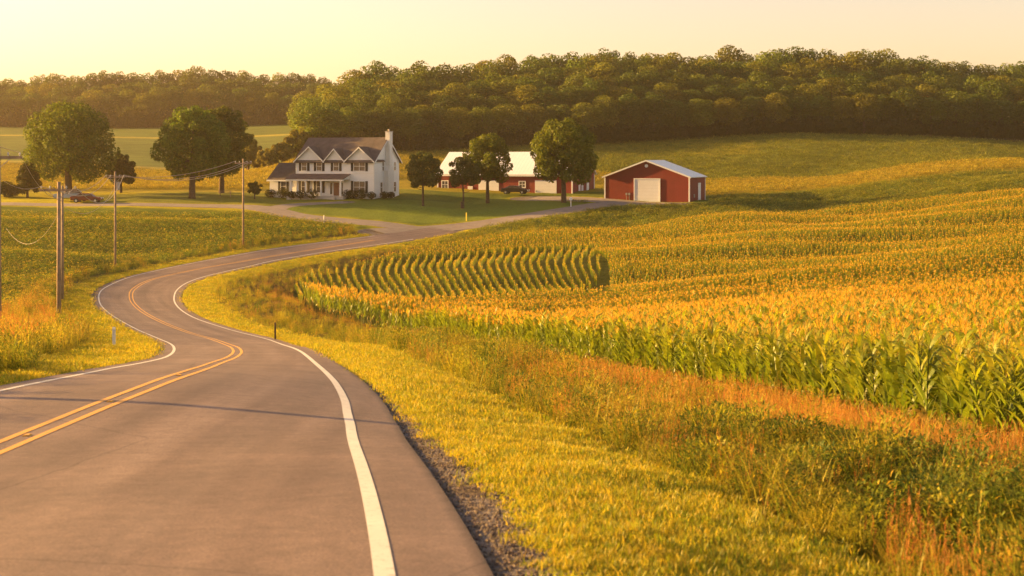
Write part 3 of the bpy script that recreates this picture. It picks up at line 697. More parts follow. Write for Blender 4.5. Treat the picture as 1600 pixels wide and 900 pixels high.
# --- tall dry grass with rusty seed heads between verge and crops, and leafy weeds in the ditch
random.seed(12)
ct1 = protos('tall_grass_clump', lambda i: tall_clump(seed_c=[(0.42, 0.17, 0.04), (0.42, 0.235, 0.05), (0.36, 0.13, 0.035), (0.42, 0.29, 0.06)][i % 4], seeds=[0.45, 0.6, 0.35, 0.5][i % 4], c=[(0.30, 0.25, 0.03), (0.24, 0.25, 0.028)][i % 2]), 8, 'weed')
cw1 = protos('leafy_weed_clump', lambda i: leafy_weed(c=[(0.24, 0.25, 0.024), (0.11, 0.15, 0.02), (0.30, 0.27, 0.03), (0.28, 0.25, 0.03)][i % 4], flowers=[0, .05, .15, 0.1][i % 4], h=[.5, .62, .45, .7][i % 4]), 8, 'weed')
TXY, TS, WXY, WS = [], [], [], []
edge_line = catmull(corn_edge[:9], 1.0)
for y0, y1, dens, s in ((5, 14, 34, 0.66), (14, 30, 24, 0.8), (30, 60, 11, 1.0), (60, 110, 5, 1.2), (110, 200, 2.6, 1.35)):
    um = -1.15 if y1 <= 30 else (-0.6 if y1 < 60 else -0.44); area = (0.44 - um) * ((y1 + 6) ** 2 - (y0 + 6) ** 2) / 2; n = int(area * dens); x, y = sample(n, y0, y1, 0, um)
    raw, side, sd, m = masks(x, y); right = sd > 0; vw = VW(y, right)
    leftw = np.interp(y, [0, 60, 85, 100, 130, 190], [60, 60, 16, 10, 5.0, 3.0])
    band = (raw > vw + 0.15 + rng.normal(0, 0.1, n) + 0.2 * lumps(x, y, 0.8)) & ~m['corn'] & (side > 0.5) & np.where(right, True, raw < vw + leftw) & (y < 186)
    band &= ~(m['soy'] & (raw > vw + 3))
    de, _ = nearest(x, y, edge_line)           # distance from the corn
    upper = np.where(right, np.clip(1.15 - (de - 0.2) / np.interp(y, [10, 40, 90], [7.5, 5.5, 3.8]), 0.16, 0.92), np.clip((raw - vw - 0.6) / 3.0, 0.04, 0.34))
    upper = np.clip(upper + 0.30 * lumps(x, y, 0.45), 0.03, 1)
    tall = band & (rng.random(n) < upper)
    weed = band & ~tall & (lumps(x, y, 0.75) > -0.45)
    TXY.append(np.stack([x, y], 1)[tall]); hs = np.where(right, np.interp(de, [0, 1.0, 2, 5], [0.7, 0.85, 1.05, 0.95]) * np.interp(y, [10, 30, 50, 80], [1.2, 1.1, 0.9, 0.6]), np.interp(y, [0, 30, 70, 110], [1.0, 1.15, 1.15, 0.8]))[tall]
    TS.append(rng.uniform(0.7, 1.15, tall.sum()) * s * hs)
    WXY.append(np.stack([x, y], 1)[weed]); WS.append((0.55 + rng.exponential(0.33, weed.sum()).clip(0, 1.2)) * s * np.interp(y, [0, 55, 85, 200], [1, 1, 0.65, 0.65])[weed])
TXY = np.vstack(TXY); TS = np.concatenate(TS); WXY = np.vstack(WXY); WS = np.concatenate(WS)
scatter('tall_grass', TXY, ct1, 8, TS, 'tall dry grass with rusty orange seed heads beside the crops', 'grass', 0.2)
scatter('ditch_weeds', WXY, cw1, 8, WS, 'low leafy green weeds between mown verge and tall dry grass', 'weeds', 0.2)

# bigger dark bushy weeds crowding the ditch at the lower right
random.seed(31)
cbw = protos('ditch_bush_clump', lambda i: leafy_weed(420, 0.5, 0.62, [(0.13, 0.165, 0.022), (0.09, 0.125, 0.018), (0.17, 0.18, 0.024)][i % 3], 0.06, 0.04), 5, 'weed')
x, y = sample(9000, 7, 34, 1, 0.0, 0.44); raw, side, sd, m = masks(x, y); de, _ = nearest(x, y, edge_line)
ok = (sd > 0) & (raw > 3.4) & (raw < 3.4 + np.interp(y, [7, 14, 20, 34], [4.6, 3.4, 2.2, 1.0])) & ~m['corn'] & (lumps(x + 3, y, 0.8) > 0.05) & (rng.random(len(x)) < 0.28)
scatter('ditch_bushes', np.stack([x, y], 1)[ok], cbw, 5, rng.uniform(0.55, 1.25, ok.sum()), 'dark green bushy weeds crowding the ditch in the lower right corner', 'bushes', 0.25)

# --- maize: the nearest plants of the field edge one by one, the rest as one mass
random.seed(13)
def corn_thing(h, nl):
    st, lv, ts = corn_parts(h, nl, 0, (0.42, 0.36, 0.04)); o = st.build('corn_plant', M['corn']); lv.build('leaves', M['corn'], o); ts.build('tassel', M['corn'], o); return o
corn_src = [corn_thing(U(1.95, 2.3), random.choice((12, 13, 14))) for _ in range(6)]
P = catmull([(10.9, 15.5)] + corn_edge[:6], 0.05)
seg = np.concatenate([[0], np.cumsum(np.hypot(*np.diff(P, axis=0).T))]); Nn = normals(P)
spots = []
for row in range(3):
    s = 0.0
    while s < seg[-1]:
        i = int(np.searchsorted(seg, s)); i = min(i, len(P) - 1); q = P[i] + Nn[i] * (0.2 + 0.76 * row + U(-0.08, 0.08))
        spots.append((q[0], q[1], row)); s += U(0.17, 0.27)
spots = [p for p in spots if abs(p[0] / max(p[1], 1)) < 0.40 and p[1] > 16]
spots.sort(key=lambda p: p[1] + p[2] * 6)
N_CORN = 300
own = spots[:N_CORN]; rest_edge = spots[N_CORN:]
lab = 'tall green maize plant with a golden tassel in the outermost rows of the cornfield'
for k, (x, y, row) in enumerate(own):
    src = corn_src[k % 6]
    if k < 6: o = src
    else:
        o = src.copy(); COL.objects.link(o)
        for ch in src.children:
            c_ = ch.copy(); COL.objects.link(c_); c_.parent = o
    o.location = (x, y, float(lookup(ZT, x, y)) - 0.02); o.rotation_euler = (U(-.08, .08), U(-.08, .08), U(0, 6.28)); s = U(0.88, 1.08); o.scale = (s, s, s)
    tag(o, lab, 'corn plant', 'maize plants at the near edge of the cornfield')
cc0 = protos('corn_clump', lambda i: merge(*corn_parts(U(1.95, 2.3), 12, 0)), 6, 'corn')
cc1 = protos('corn_far_clump', lambda i: merge(*corn_parts(U(1.95, 2.3), 8, 1)), 6, 'corn')
# near block
rowsXY = [np.array([(p[0], p[1]) for p in rest_edge])] if rest_edge else []
def corn_fill(y0, y1, dy, dx, umax=0.45):
    pts = []
    y = y0
    while y < y1:
        xs = np.arange(-0.5 * y - 3, umax * (y + 4), dx) + rng.uniform(0, dx); n = len(xs)
        pts.append(np.stack([xs + rng.normal(0, dx * 0.3, n), y + 0.05 * xs + rng.normal(0, 0.06 if y < 70 else 0.32, n) + 0.6 * np.sin(xs * 0.05)], 1)); y += dy
    p = np.vstack(pts); raw, side, sd, m = masks(p[:, 0], p[:, 1]); return p[m['corn']]
own_a = np.array([(p[0], p[1]) for p in own + rest_edge])
def away_from(p, q, r):
    d, _ = nearest(p[:, 0], p[:, 1], q); return p[d > r]
A = corn_fill(15, 75, 0.70, 0.25); A = A[nearest(A[:, 0], A[:, 1], catmull([(10.9, 15.5)] + corn_edge[:6], 0.3))[0] > 2.2]
A = np.vstack([A] + rowsXY)
B = corn_fill(75, 124, 0.74, 0.28)
px_b = lambda p: 800 + p[:, 0] / p[:, 1] * F
Cc = corn_fill(124, 202, 0.62, 0.25); q = px_b(Cc)
patch_poly = w2([(470, 127), (560, 124.5), (700, 124), (830, 126), (905, 131), (938, 138), (936, 150), (930, 164), (800, 167), (640, 166), (500, 158), (440, 146), (440, 134)])
inpatch = in_poly(Cc[:, 0], Cc[:, 1], patch_poly)
Cc = Cc[~inpatch]
notch = in_poly(Cc[:, 0], Cc[:, 1], w2([(880, 128), (955, 128), (950, 148), (925, 160), (905, 150)]))
Cc = Cc[~notch]
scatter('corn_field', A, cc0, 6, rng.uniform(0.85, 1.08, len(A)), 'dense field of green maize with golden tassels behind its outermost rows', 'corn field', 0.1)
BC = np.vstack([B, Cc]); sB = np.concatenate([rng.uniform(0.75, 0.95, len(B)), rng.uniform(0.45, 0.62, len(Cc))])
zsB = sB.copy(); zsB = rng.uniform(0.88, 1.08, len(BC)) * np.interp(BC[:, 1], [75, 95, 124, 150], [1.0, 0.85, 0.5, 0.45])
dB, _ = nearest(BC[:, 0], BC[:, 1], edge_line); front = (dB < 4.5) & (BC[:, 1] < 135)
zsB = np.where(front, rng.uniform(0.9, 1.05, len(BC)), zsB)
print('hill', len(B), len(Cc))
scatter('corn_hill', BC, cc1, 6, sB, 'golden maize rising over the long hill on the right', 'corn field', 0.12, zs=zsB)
# wide-spaced rows on the hill's flank
pts = []
x0 = -44.0
while x0 < 22:
    ys = np.arange(123, 169, 0.34); sl = -0.025 + x0 / 146.0; pts.append(np.stack([x0 + sl * (ys - 146) + 0.55 * np.sin((ys - 120) * 0.17 + x0 * 0.05) + rng.normal(0, 0.04, len(ys)), ys + rng.normal(0, 0.1, len(ys))], 1)); x0 += 0.86
p = np.vstack(pts); raw, side, sd, m = masks(p[:, 0], p[:, 1]); p = p[m['corn'] & in_poly(p[:, 0], p[:, 1], patch_poly)]
cc2 = protos('row_corn_clump', lambda i: merge(*corn_parts(U(1.45, 1.65), 12, 1)), 5, 'corn')
s = rng.uniform(0.8, 1.05, len(p))
scatter('corn_rows', p, cc2, 5, s * 0.47, 'young maize in separate curving rows above the bend in the road', 'corn rows', 0.1, zs=s * 0.60)

# --- low row crops: soybeans left of the road, the green field by the barns, the far yellow strips
random.seed(14)
cs1 = protos('soybean_clump', lambda i: soy_clump(c=[(0.16, 0.215, 0.024), (0.13, 0.19, 0.022), (0.19, 0.22, 0.026)][i % 3]), 6, 'crop')
pts = []
y = 80.0
while y < 204:
    xs = np.arange(-0.47 * y - 6, 0, 0.46); n = len(xs)
    pts.append(np.stack([xs + rng.normal(0, 0.08, n), y + 0.10 * xs + 1.2 * np.sin(xs * 0.045) + rng.normal(0, 0.05, n)], 1)); y += 0.80 if y < 130 else 1.05
p = np.vstack(pts); raw, side, sd, m = masks(p[:, 0], p[:, 1]); p = p[m['soy'] & (raw > 3.5)]
scatter('soybean_field', p, cs1, 6, rng.uniform(0.8, 1.15, len(p)), 'low green soybean rows left of the winding road', 'soybean field', 0.2)
cs2 = protos('low_crop_clump', lambda i: soy_clump(c=[(0.15, 0.17, 0.025), (0.13, 0.16, 0.025)][i % 2], n=26, r=0.6, h=0.5, leaf=0.26, tip=(0.28, 0.26, 0.035)), 4, 'crop')
x, y = sample(26000, 176, 236, 1); raw, side, sd, m = masks(x, y); ok = m['greenback'] & (side > 1) & (raw > 2) & (800 + x / y * F > 690)
ok &= ~in_poly(x, y, w2([(915, 212), (1110, 212), (1110, 236), (915, 236)])) & ~in_poly(x, y, w2([(640, 222), (940, 222), (940, 240), (640, 240)]))
scatter('green_crop', np.stack([x, y], 1)[ok], cs2, 4, rng.uniform(0.8, 1.2, ok.sum()), 'low green crop between the cornfield and the barns', 'crop field', 0.15)
cs3 = protos('yellow_crop_clump', lambda i: soy_clump(c=[(0.26, 0.22, 0.03), (0.22, 0.20, 0.03)][i % 2], n=24, r=0.75, h=0.7, leaf=0.34, tip=(0.42, 0.33, 0.04)), 4, 'crop')
cs4 = protos('hill_crop_clump', lambda i: soy_clump(c=[(0.13, 0.15, 0.022), (0.11, 0.14, 0.022)][i % 2], n=22, r=0.8, h=0.6, leaf=0.36, tip=(0.22, 0.215, 0.03)), 4, 'crop')
x, y = sample(40000, 238, 385, 1.3); px = 800 + x / y * F
yel = ((px < 700) & (y < 335)) | ((px > 700) & (y < 276)); yel &= ~((px > 405) & (px < 945) & (y < 256)) & ~((px < 400) & (y < 246))
scatter('yellow_crop', np.stack([x, y], 1)[yel], cs3, 4, rng.uniform(0.8, 1.3, yel.sum()), 'ripe yellow crop strips beyond the farmyard', 'crop field', 0.1)
gh = (px > 640) & (y > 276)
scatter('hill_crop', np.stack([x, y], 1)[gh], cs4, 4, rng.uniform(0.8, 1.3, gh.sum()), 'green crop on the rounded hill below the wood', 'crop field', 0.1)

# --- loose stones on the shoulder
random.seed(15)
def stone(i):
    mb = MB(); c = jit(random.choice([(0.26, 0.22, 0.19), (0.17, 0.145, 0.13), (0.34, 0.29, 0.25)])); mb.blob((0, 0, 0.006), (U(.008, .014), U(.007, .012), U(.005, .009)), 6, 4, 0.18, c); return mb
cst = protos('stone', stone, 6, 'weed')
x, y = sample(90000, 4, 34, 1); x = x * 0.35; raw, side, sd, m = masks(x, y)
ok = (sd > 0) & (raw > 0.0) & (raw < 0.5 + 0.12 * rng.normal(size=len(x))) & (rng.random(len(x)) < np.interp(y, [4, 18, 34], [1, .8, .2]))
scatter('shoulder_stones', np.stack([x, y], 1)[ok], cst, 6, rng.uniform(0.5, 1.6, ok.sum()), 'loose dark stones along the right edge of the asphalt', 'gravel', 0.5)

# ---------------------------------------------------------------- trees
def crown_arrays(lobes, n, size, tone, seed, inner=0.12, alt=None):
    r_ = np.random.default_rng(seed); Cn = np.array([l[0] for l in lobes], float); Rr = np.array([l[1] for l in lobes], float)
    w = (Rr[:, 0] * Rr[:, 2]); w /= w.sum(); k = r_.choice(len(lobes), n, p=w)
    d = r_.normal(size=(n, 3)); d /= np.linalg.norm(d, axis=1)[:, None]
    rad = np.where(r_.random(n) < inner, r_.uniform(0.2, 0.8, n), r_.uniform(0.80, 1.06, n) + r_.exponential(0.035, n))
    p = Cn[k] + d * Rr[k] * rad[:, None]
    # thin out leaves buried deep inside neighbouring lobes
    keep = np.ones(n, bool)
    for j in range(len(lobes)):
        q = (((p - Cn[j]) / Rr[j]) ** 2).sum(1); keep &= ~((q < 0.42) & (k != j) & (r_.random(n) < 0.85))
    p = p[keep]; d = d[keep]; k = k[keep]; n = len(p)
    nr = d * 0.9 + r_.normal(size=(n, 3)) * 0.55 + np.array([0, 0, 0.25]); nr /= np.linalg.norm(nr, axis=1)[:, None]
    t1 = np.cross(nr, r_.normal(size=(n, 3))); t1 /= np.linalg.norm(t1, axis=1)[:, None]; t2 = np.cross(nr, t1)
    s = size * r_.uniform(0.6, 1.25, n)[:, None]
    V = np.stack([p - t1 * s * 0.62, p + t2 * s * 0.40 - nr * s * 0.12, p + t1 * s * 0.62, p - t2 * s * 0.40 - nr * s * 0.12], 1).reshape(-1, 3)
    Q = np.arange(4 * n).reshape(-1, 4); lt = r_.uniform(0.82, 1.2, len(lobes))[k]
    col = np.array(tone)[None] * (lt * r_.uniform(0.72, 1.28, n))[:, None]
    if alt is not None:
        m_ = r_.random(n) < 0.2; col[m_] = np.array(alt) * r_.uniform(0.8, 1.2, m_.sum())[:, None]
    return V, Q, np.repeat(col, 4, axis=0)
def make_lobes(rx, rz, cz, n, seed, low=-0.75, lr=(0.17, 0.36), taper=0.0, flat=1.0):
    r_ = random.Random(seed); out = [((0, 0, cz), (rx * 0.55, rx * 0.55, rz * 0.6))]
    for i in range(n):
        t = low + (1.0 - low) * (i + 0.5) / n; a = i * 2.39996 + r_.uniform(-0.3, 0.3)
        rr = math.sqrt(max(0.0, 1 - t * t)) * (1 - taper * (t + 1) / 2); q = r_.uniform(*lr); sh = 1 - q * r_.uniform(0.85, 1.0) + r_.uniform(-0.13, 0.16)
        if r_.random() < 0.03: continue
        out.append(((rx * rr * sh * math.cos(a), rx * rr * sh * math.sin(a), cz + rz * t * (1 - q * 0.8)), (rx * q, rx * q, rx * q * 0.85 * flat)))
    return out
def trunk_mb(h, r, spread, nlimb, seed, z0=0.35):
    rr = random.Random(seed); mb = MB(); a = lambda lo, hi: rr.uniform(lo, hi)
    mb.tube([(0, 0, -0.5), (0, 0, 0.02), (a(-.1, .1), a(-.1, .1), h * 0.3), (a(-.2, .2), a(-.2, .2), h * 0.6), (a(-.3, .3), a(-.3, .3), h * 0.9)], [r * 1.7, r * 1.3, r, r * 0.62, r * 0.12], 9, (1, 1, 1))
    for i in range(nlimb):
        az = i * 2.4 + a(-.3, .3); zb = h * a(z0 * 0.8, 0.62); L_ = spread * a(0.55, 0.85); up = a(0.25, 0.9)
        p0 = Vector((0, 0, zb)); p1 = p0 + Vector((math.cos(az), math.sin(az), up * 0.7)) * L_ * 0.5; p2 = p1 + Vector((math.cos(az + .3), math.sin(az + .3), up * 1.1)) * L_ * 0.5
        mb.tube([p0, p1, p2], [r * 0.42, r * 0.24, r * 0.06], 6, (1, 1, 1))
    return mb
def tree(name, px, D, top_y, half_px, crown_low, label, n=16000, leaf=0.30, tone=(0.10, 0.145, 0.016), seed=1, nl=34, cat='tree', group=None, taper=0.0, tr=None, low=-0.8):
    s = F / D; base = col_at(px, D); H = (Y0 - top_y) / s - base.z; rx = half_px / s; z0 = crown_low; rz = (H - z0) / 2; cz = z0 + rz
    root = empty(name, base, U(0, 6.28), label, cat, group)
    V, Q, c = crown_arrays(make_lobes(rx, rz, cz, nl, seed, taper=taper, low=low), int(n * 0.85), leaf, tone, seed, alt=(tone[0] * 1.5, tone[1] * 1.25, tone[2]))
    add_obj('crown', np_mesh('crown', V, Q, M['leaf'], c), root)
    trunk_mb(H * 0.9, tr or H * 0.028, rx, 9, seed).build('trunk', M['bark'], root, smooth=True)
    return root
random.seed(21)
tree('broadleaf_tree', 107, 229, 157, 71, 1.5, 'large broad green tree standing at the far left beyond the soybean field', 30000, 0.36, (0.085, 0.12, 0.014), seed=3, nl=54, tr=0.5, low=-0.9)
tree('round_tree', 189, 236, 236, 23, 0.6, 'dark rounded tree partly behind the right side of the large broad tree', 9000, 0.30, (0.06, 0.078, 0.016), 4, 22)
tree('cone_shrub', 43, 226, 252, 24, 0.1, 'dark cone shaped evergreen left of the large broad tree', 9000, 0.24, (0.042, 0.050, 0.014), 5, 26, 'shrub', taper=0.55, low=-0.95)
tree('hedge_shrub', 6, 226, 288, 26, 0.0, 'low dark wide shrub at the left edge of the picture', 6000, 0.22, (0.04, 0.048, 0.014), 6, 16, 'shrub', low=-0.95)
tree('tall_tree', 300, 226, 163, 55, 1.7, 'tall wide green tree with a bare lower trunk left of the white house', 26000, 0.34, seed=7, nl=42, tr=0.42, low=-0.9)
tree('tall_tree', 346, 236, 160, 43, 1.6, 'tall green tree just behind and right of its wider twin', 20000, 0.34, (0.085, 0.112, 0.016), 8, 36, tr=0.38, low=-0.9)
tree('small_shrub', 398, 226, 280, 12, 0.0, 'small dark shrub beside the garage wing of the white house', 2500, 0.2, (0.06, 0.07, 0.016), 9, 10, 'shrub', low=-0.95)
tree('yard_tree', 661, 216, 235, 28, 1.9, 'small oval tree on the lawn right of the white house chimney', 9000, 0.26, (0.065, 0.085, 0.018), 10, 24, tr=0.15)
tree('young_tree', 724, 215, 241, 25, 2.4, 'slender young tree with an uneven crown in front of the long barn', 6500, 0.26, (0.065, 0.085, 0.018), 11, 18, tr=0.12)
tree('yard_tree', 762, 222, 205, 38, 1.7, 'medium round tree on the lawn before the middle of the long barn', 14000, 0.30, (0.12, 0.155, 0.017), 12, 32, tr=0.24)
tree('yard_tree', 881, 219, 183, 53, 1.8, 'tallest lawn tree standing before the white door of the long barn', 24000, 0.33, (0.115, 0.155, 0.017), 13, 40, tr=0.34)
for i, (px, D, ty, hp, lb) in enumerate(((388, 318, 204, 16, 'hazy pale tree behind the right edge of the twin trees'), (418, 312, 232, 16, 'low hazy bush like tree between the twin trees and the house roof'), (441, 316, 222, 18, 'hazy golden tree left of the white house roof'), (465, 322, 202, 24, 'hazy golden tree rising behind the left end of the house roof'),
                                         (402, 326, 226, 14, 'small hazy tree second from the twin trees'))):
    tree('hedgerow_tree', px, D, ty, hp, 0.3, lb, 4500, 0.55, (0.14, 0.135, 0.022), 30 + i, 16, group='hazy trees behind the house', low=-0.95)

# the wood on the hill, tree by tree
random.seed(22)
def wood_src(i):
    rx, H = 5.0, 20.0; sd = 100 + i; tone = [(0.105, 0.14, 0.018), (0.085, 0.12, 0.017), (0.14, 0.155, 0.02), (0.07, 0.105, 0.016)][i % 4]
    V, Q, c = crown_arrays(make_lobes(rx, 8.2, 11.6, 20, sd, lr=(0.30, 0.55), low=-0.95), 7500, 0.46, tone, sd, alt=(tone[0] * 1.4, tone[1] * 1.2, tone[2]))
    return np_mesh('crown', V, Q, M['leaf'], c), trunk_mb(17, 0.32, rx, 5, sd).mesh('trunk', M['bark'], True)
wood = [wood_src(i) for i in range(8)]
sky_px = [440, 470, 500, 540, 580, 640, 740, 780, 850, 900, 1000, 1100, 1170, 1290, 1350, 1450, 1530, 1600, 1800]
sky_y = [180, 158, 125, 108, 88, 97, 86, 76, 79, 72, 70, 73, 68, 65, 69, 82, 92, 96, 105]
ROWS = ['front', 'second', 'third', 'fourth', 'fifth', 'rear']
def place_name(px):
    for lim, s in ((560, 'above the left end of the house roof'), (680, 'behind the white house'), (840, 'behind the long red barn'), (960, 'behind the tallest lawn tree'), (1110, 'above the small red barn'), (1250, 'left of the rounded hilltop'), (1420, 'right of the rounded hilltop'), (9999, 'at the right end of the wood')):
        if px < lim: return s
def wood_tree(px, D, H, wscale, label, group):
    b = col_at(px, D); root = empty('forest_tree', b, U(0, 6.28), label, 'tree', group); v = random.choice(wood); s = H / 20.0
    root.scale = (s * wscale, s * wscale, s)
    add_obj('crown', v[0], root); add_obj('trunk', v[1], root); return root
for k in range(6):
    px = 492 - 2 * k + U(-8, 8)
    while px < 1690:
        D = float(np.interp(px, [480, 560, 700, 950, 1250, 1600], [326, 335, 352, 372, 392, 402])) + k * 14 + U(-4, 4)
        ysk = float(np.interp(px, sky_px, sky_y)); g0 = float(col_at(px, D).z); f = (k / 5) ** 0.75
        yf = float(np.interp(px, [480, 560, 700, 1000, 1600], [172, 168, 172, 150, 150])); ty = yf * (1 - f) + ysk * f + U(-15, 11) * (0.7 + 0.5 * (1 - f))
        H = (Y0 - ty) / F * D - g0; H = min(max(H, 11.5), 28)
        wood_tree(px, D, H, U(1.0, 1.4) * (19 / H) ** 0.55, f'leafy tree in the {ROWS[k]} row, {place_name(px)}', 'trees of the wood on the hill')
        px += U(32, 44) * 350 / D * 1.08
sk2x = [-120, 0, 60, 110, 190, 230, 320, 400, 450, 520]; sk2y = [120, 118, 111, 113, 105, 106, 98, 105, 110, 116]
for k in range(3):
    px = -110 + U(-5, 5)
    while px < 520:
        D = 572 + k * 22 + U(-6, 6); g0 = float(col_at(px, D).z); f = k / 2
        ty = (float(np.interp(px, sk2x, sk2y)) + 30) * (1 - f) + f * float(np.interp(px, sk2x, sk2y)) + U(-5, 5)
        H = min(max((Y0 - ty) / F * D - g0, 10), 28)
        lr = 'at its left end' if px < 120 else ('above the twin trees' if px < 380 else 'beside the hill wood')
        wood_tree(px, D, H, U(1.0, 1.25) * (20 / H) ** 0.5, f'hazy tree in the {("front", "middle", "rear")[k]} row of the far left wood, {lr}', 'trees of the far left wood')
        px += U(20, 29)
# undergrowth at the foot of both woods
cb = protos('undergrowth_bush', lambda i: leafy_weed(170, 2.6, 3.6, (0.05, 0.06, 0.014), 0.55, fat=0.6), 4, 'leaf')
n = 1500; px = rng.uniform(470, 1700, n); D = np.interp(px, [480, 560, 700, 950, 1250, 1600], [320, 329, 346, 366, 386, 396]) + rng.uniform(0, 22, n)
px2 = rng.uniform(-140, 540, 700); D2 = 560 + rng.uniform(0, 60, 700)
pxa = np.concatenate([px, px2]); Da = np.concatenate([D, D2])
scatter('undergrowth', np.stack([(pxa - 800) / F * Da, Da], 1), cb, 4, rng.uniform(0.6, 1.3, len(pxa)) * np.where(Da > 500, 1.7, 1.0), 'dark undergrowth at the foot of the woods', 'bushes', 0.2)

# ---------------------------------------------------------------- buildings
TH = R(21.5)
def frame_window(root, x, z, w, h, y=0.0, panes=(2, 2), axis='x', shut=0.0, frame=0.09, name='window', mat='white_trim', face=1):
    """window in a wall whose outside looks to -y (axis x) or to +x (axis y, y is then the wall's x and x the position along it)"""
    def P(mb, a0, a1, o0, o1, z0, z1, mi=0):
        if axis == 'x': mb.box(a0, a1, y - o1, y - o0, z0, z1, mi=mi)
        else: mb.box(y + o0, y + o1, a0, a1, z0, z1, mi=mi)
    f = MB(); P(f, x - w / 2 - frame, x + w / 2 + frame, -0.02, 0.06, z + h / 2, z + h / 2 + frame); P(f, x - w / 2 - frame - 0.04, x + w / 2 + frame + 0.04, -0.02, 0.10, z - h / 2 - frame, z - h / 2)
    P(f, x - w / 2 - frame, x - w / 2, -0.02, 0.06, z - h / 2, z + h / 2); P(f, x + w / 2, x + w / 2 + frame, -0.02, 0.06, z - h / 2, z + h / 2)
    for i in range(1, panes[0]): q = x - w / 2 + w * i / panes[0]; P(f, q - 0.035, q + 0.035, -0.02, 0.045, z - h / 2, z + h / 2)
    for i in range(1, panes[1]): q = z - h / 2 + h * i / panes[1]; P(f, x - w / 2, x + w / 2, -0.02, 0.04, q - 0.03, q + 0.03)
    fo = f.build(name, M[mat], root); g_ = MB(); P(g_, x - w / 2, x + w / 2, -0.02, 0.015, z - h / 2, z + h / 2); g_.build('pane', M['glass'], fo)
    if shut:
        for sg in (-1, 1):
            s_ = MB(); c = x + sg * (w / 2 + frame + shut / 2 + 0.02); P(s_, c - shut / 2, c + shut / 2, 0.0, 0.05, z - h / 2 - 0.08, z + h / 2 + 0.08); s_.build('shutter', M['shutter'], root)
    return fo
def gable_roof_x(mb, x0, x1, y0, y1, ze, zr, ov=0.35, th=0.16):
    ym = (y0 + y1) / 2; k = (zr - ze) / (ym - y0); e0 = (y0 - ov, ze - k * ov)
    mb.prism([(e0[0], e0[1]), (ym, zr), (y1 + ov, ze - k * ov), (y1 + ov, ze - k * ov + th), (ym, zr + th), (e0[0], e0[1] + th)], 'x', x0, x1)
def gable_roof_y(mb, x0, x1, y0, y1, ze, zr, ov=0.35, th=0.14, mi=0):
    xm = (x0 + x1) / 2; k = (zr - ze) / (xm - x0)
    mb.prism([(x0 - ov, ze - k * ov), (xm, zr), (x1 + ov, ze - k * ov), (x1 + ov, ze - k * ov + th), (xm, zr + th), (x0 - ov, ze - k * ov + th)], 'y', y0, y1, mi=mi)

# white farmhouse
hb = col_at(463, 227.0)
hz = float(lookup(ZT, *(np.array([hb.x + 6, hb.y - 3]))))
house = empty('farmhouse', (hb.x, hb.y, WP(0, 308, 226)[2]), -TH, 'two storey white farmhouse with brown roof, three front gables and a tall white chimney', 'house')
w_ = MB(); w_.prism([(0, -1.5), (9, -1.5), (9, 5.75), (4.5, 9.35), (0, 5.75)], 'x', 0, 13.8); w_.build('wall', M['white_siding'], house)
w_ = MB(); w_.box(-5.25, -0.003, 0.6, 7.6, -1.5, 2.85); w_.prism([(0.6, 2.85), (7.6, 2.85), (4.1, 5.3)], 'x', -5.25, -0.003); w_.build('garage_wall', M['white_siding'], house)
w_ = MB(); gable_roof_x(w_, -0.35, 14.15, 0, 9, 5.75, 9.35, 0.4); roof = w_.build('roof', M['shingle'], house)
for x0, x1, za in ((-0.15, 5.05, 8.0), (5.15, 8.75, 7.65), (8.85, 13.95, 7.9)):
    xm = (x0 + x1) / 2
    g1 = MB(); g1.prism([(x0 + 0.1, 5.72), (x1 - 0.1, 5.72), (xm, za - 0.08)], 'y', -0.03, 3.2); g1.build('gable_wall', M['white_siding'], house)
    g1 = MB(); gable_roof_y(g1, x0, x1, -0.42, 3.4, 5.72, za, 0.12, 0.12); g1.build('gable_roof', M['shingle'], roof)
    k = (za - 5.72) / (xm - x0); g1 = MB(); o = 0.14
    g1.prism([(x0 - o, 5.72 - k * o - 0.16), (xm, za - 0.16), (x1 + o, 5.72 - k * o - 0.16), (x1 + o, 5.72 - k * o + 0.06), (xm, za + 0.06), (x0 - o, 5.72 - k * o + 0.06)], 'y', -0.48, -0.423); g1.build('gable_trim', M['white_trim'], roof)
rk = MB(); kk_ = 3.6 / 4.5; ex = 14.153
rk.prism([(-0.42, 5.75 - kk_ * .42 - 0.12), (4.5, 9.23), (9.42, 5.75 - kk_ * .42 - 0.12), (9.42, 5.75 - kk_ * .42 + 0.10), (4.5, 9.45), (-0.42, 5.75 - kk_ * .42 + 0.10)], 'x', ex, ex + 0.06); rk.build('rake_board', M['white_trim'], roof)
gr_ = MB(); gable_roof_x(gr_, -5.6, -0.004, 0.6, 7.6, 2.85, 5.3, 0.35); gr_.build('garage_roof', M['shingle'], house)
gt = MB(); gt.box(-5.6, -0.01, 0.16, 0.21, 2.48, 2.72); gt.build('gutter', M['white_trim'], house)
bd = MB(); bd.box(-0.06, 13.86, -0.06, -0.005, 3.70, 3.86); bd.build('band_board', M['white_trim'], house)
for x in (0.0, 13.8):
    c_ = MB(); c_.box(x - 0.09, x + 0.09, -0.04, 0.10, -0.5, 5.6); c_.build('corner_board', M['white_trim'], house)
for x, w, p in ((1.45, 0.85, 1), (4.15, 0.85, 1), (7.2, 0.85, 1), (11.3, 1.9, 2)):
    frame_window(house, x, 4.92, w, 1.4, 0.0, (p * 1, 2), shut=0.42)
for x, w, p in ((1.45, 0.9, 1), (4.15, 0.9, 1), (11.3, 1.9, 2)):
    frame_window(house, x, 1.65, w, 1.75, 0.0, (p, 2), shut=0.42)
frame_window(house, -2.7, 1.65, 0.9, 1.55, 0.6, (1, 2), shut=0.42)
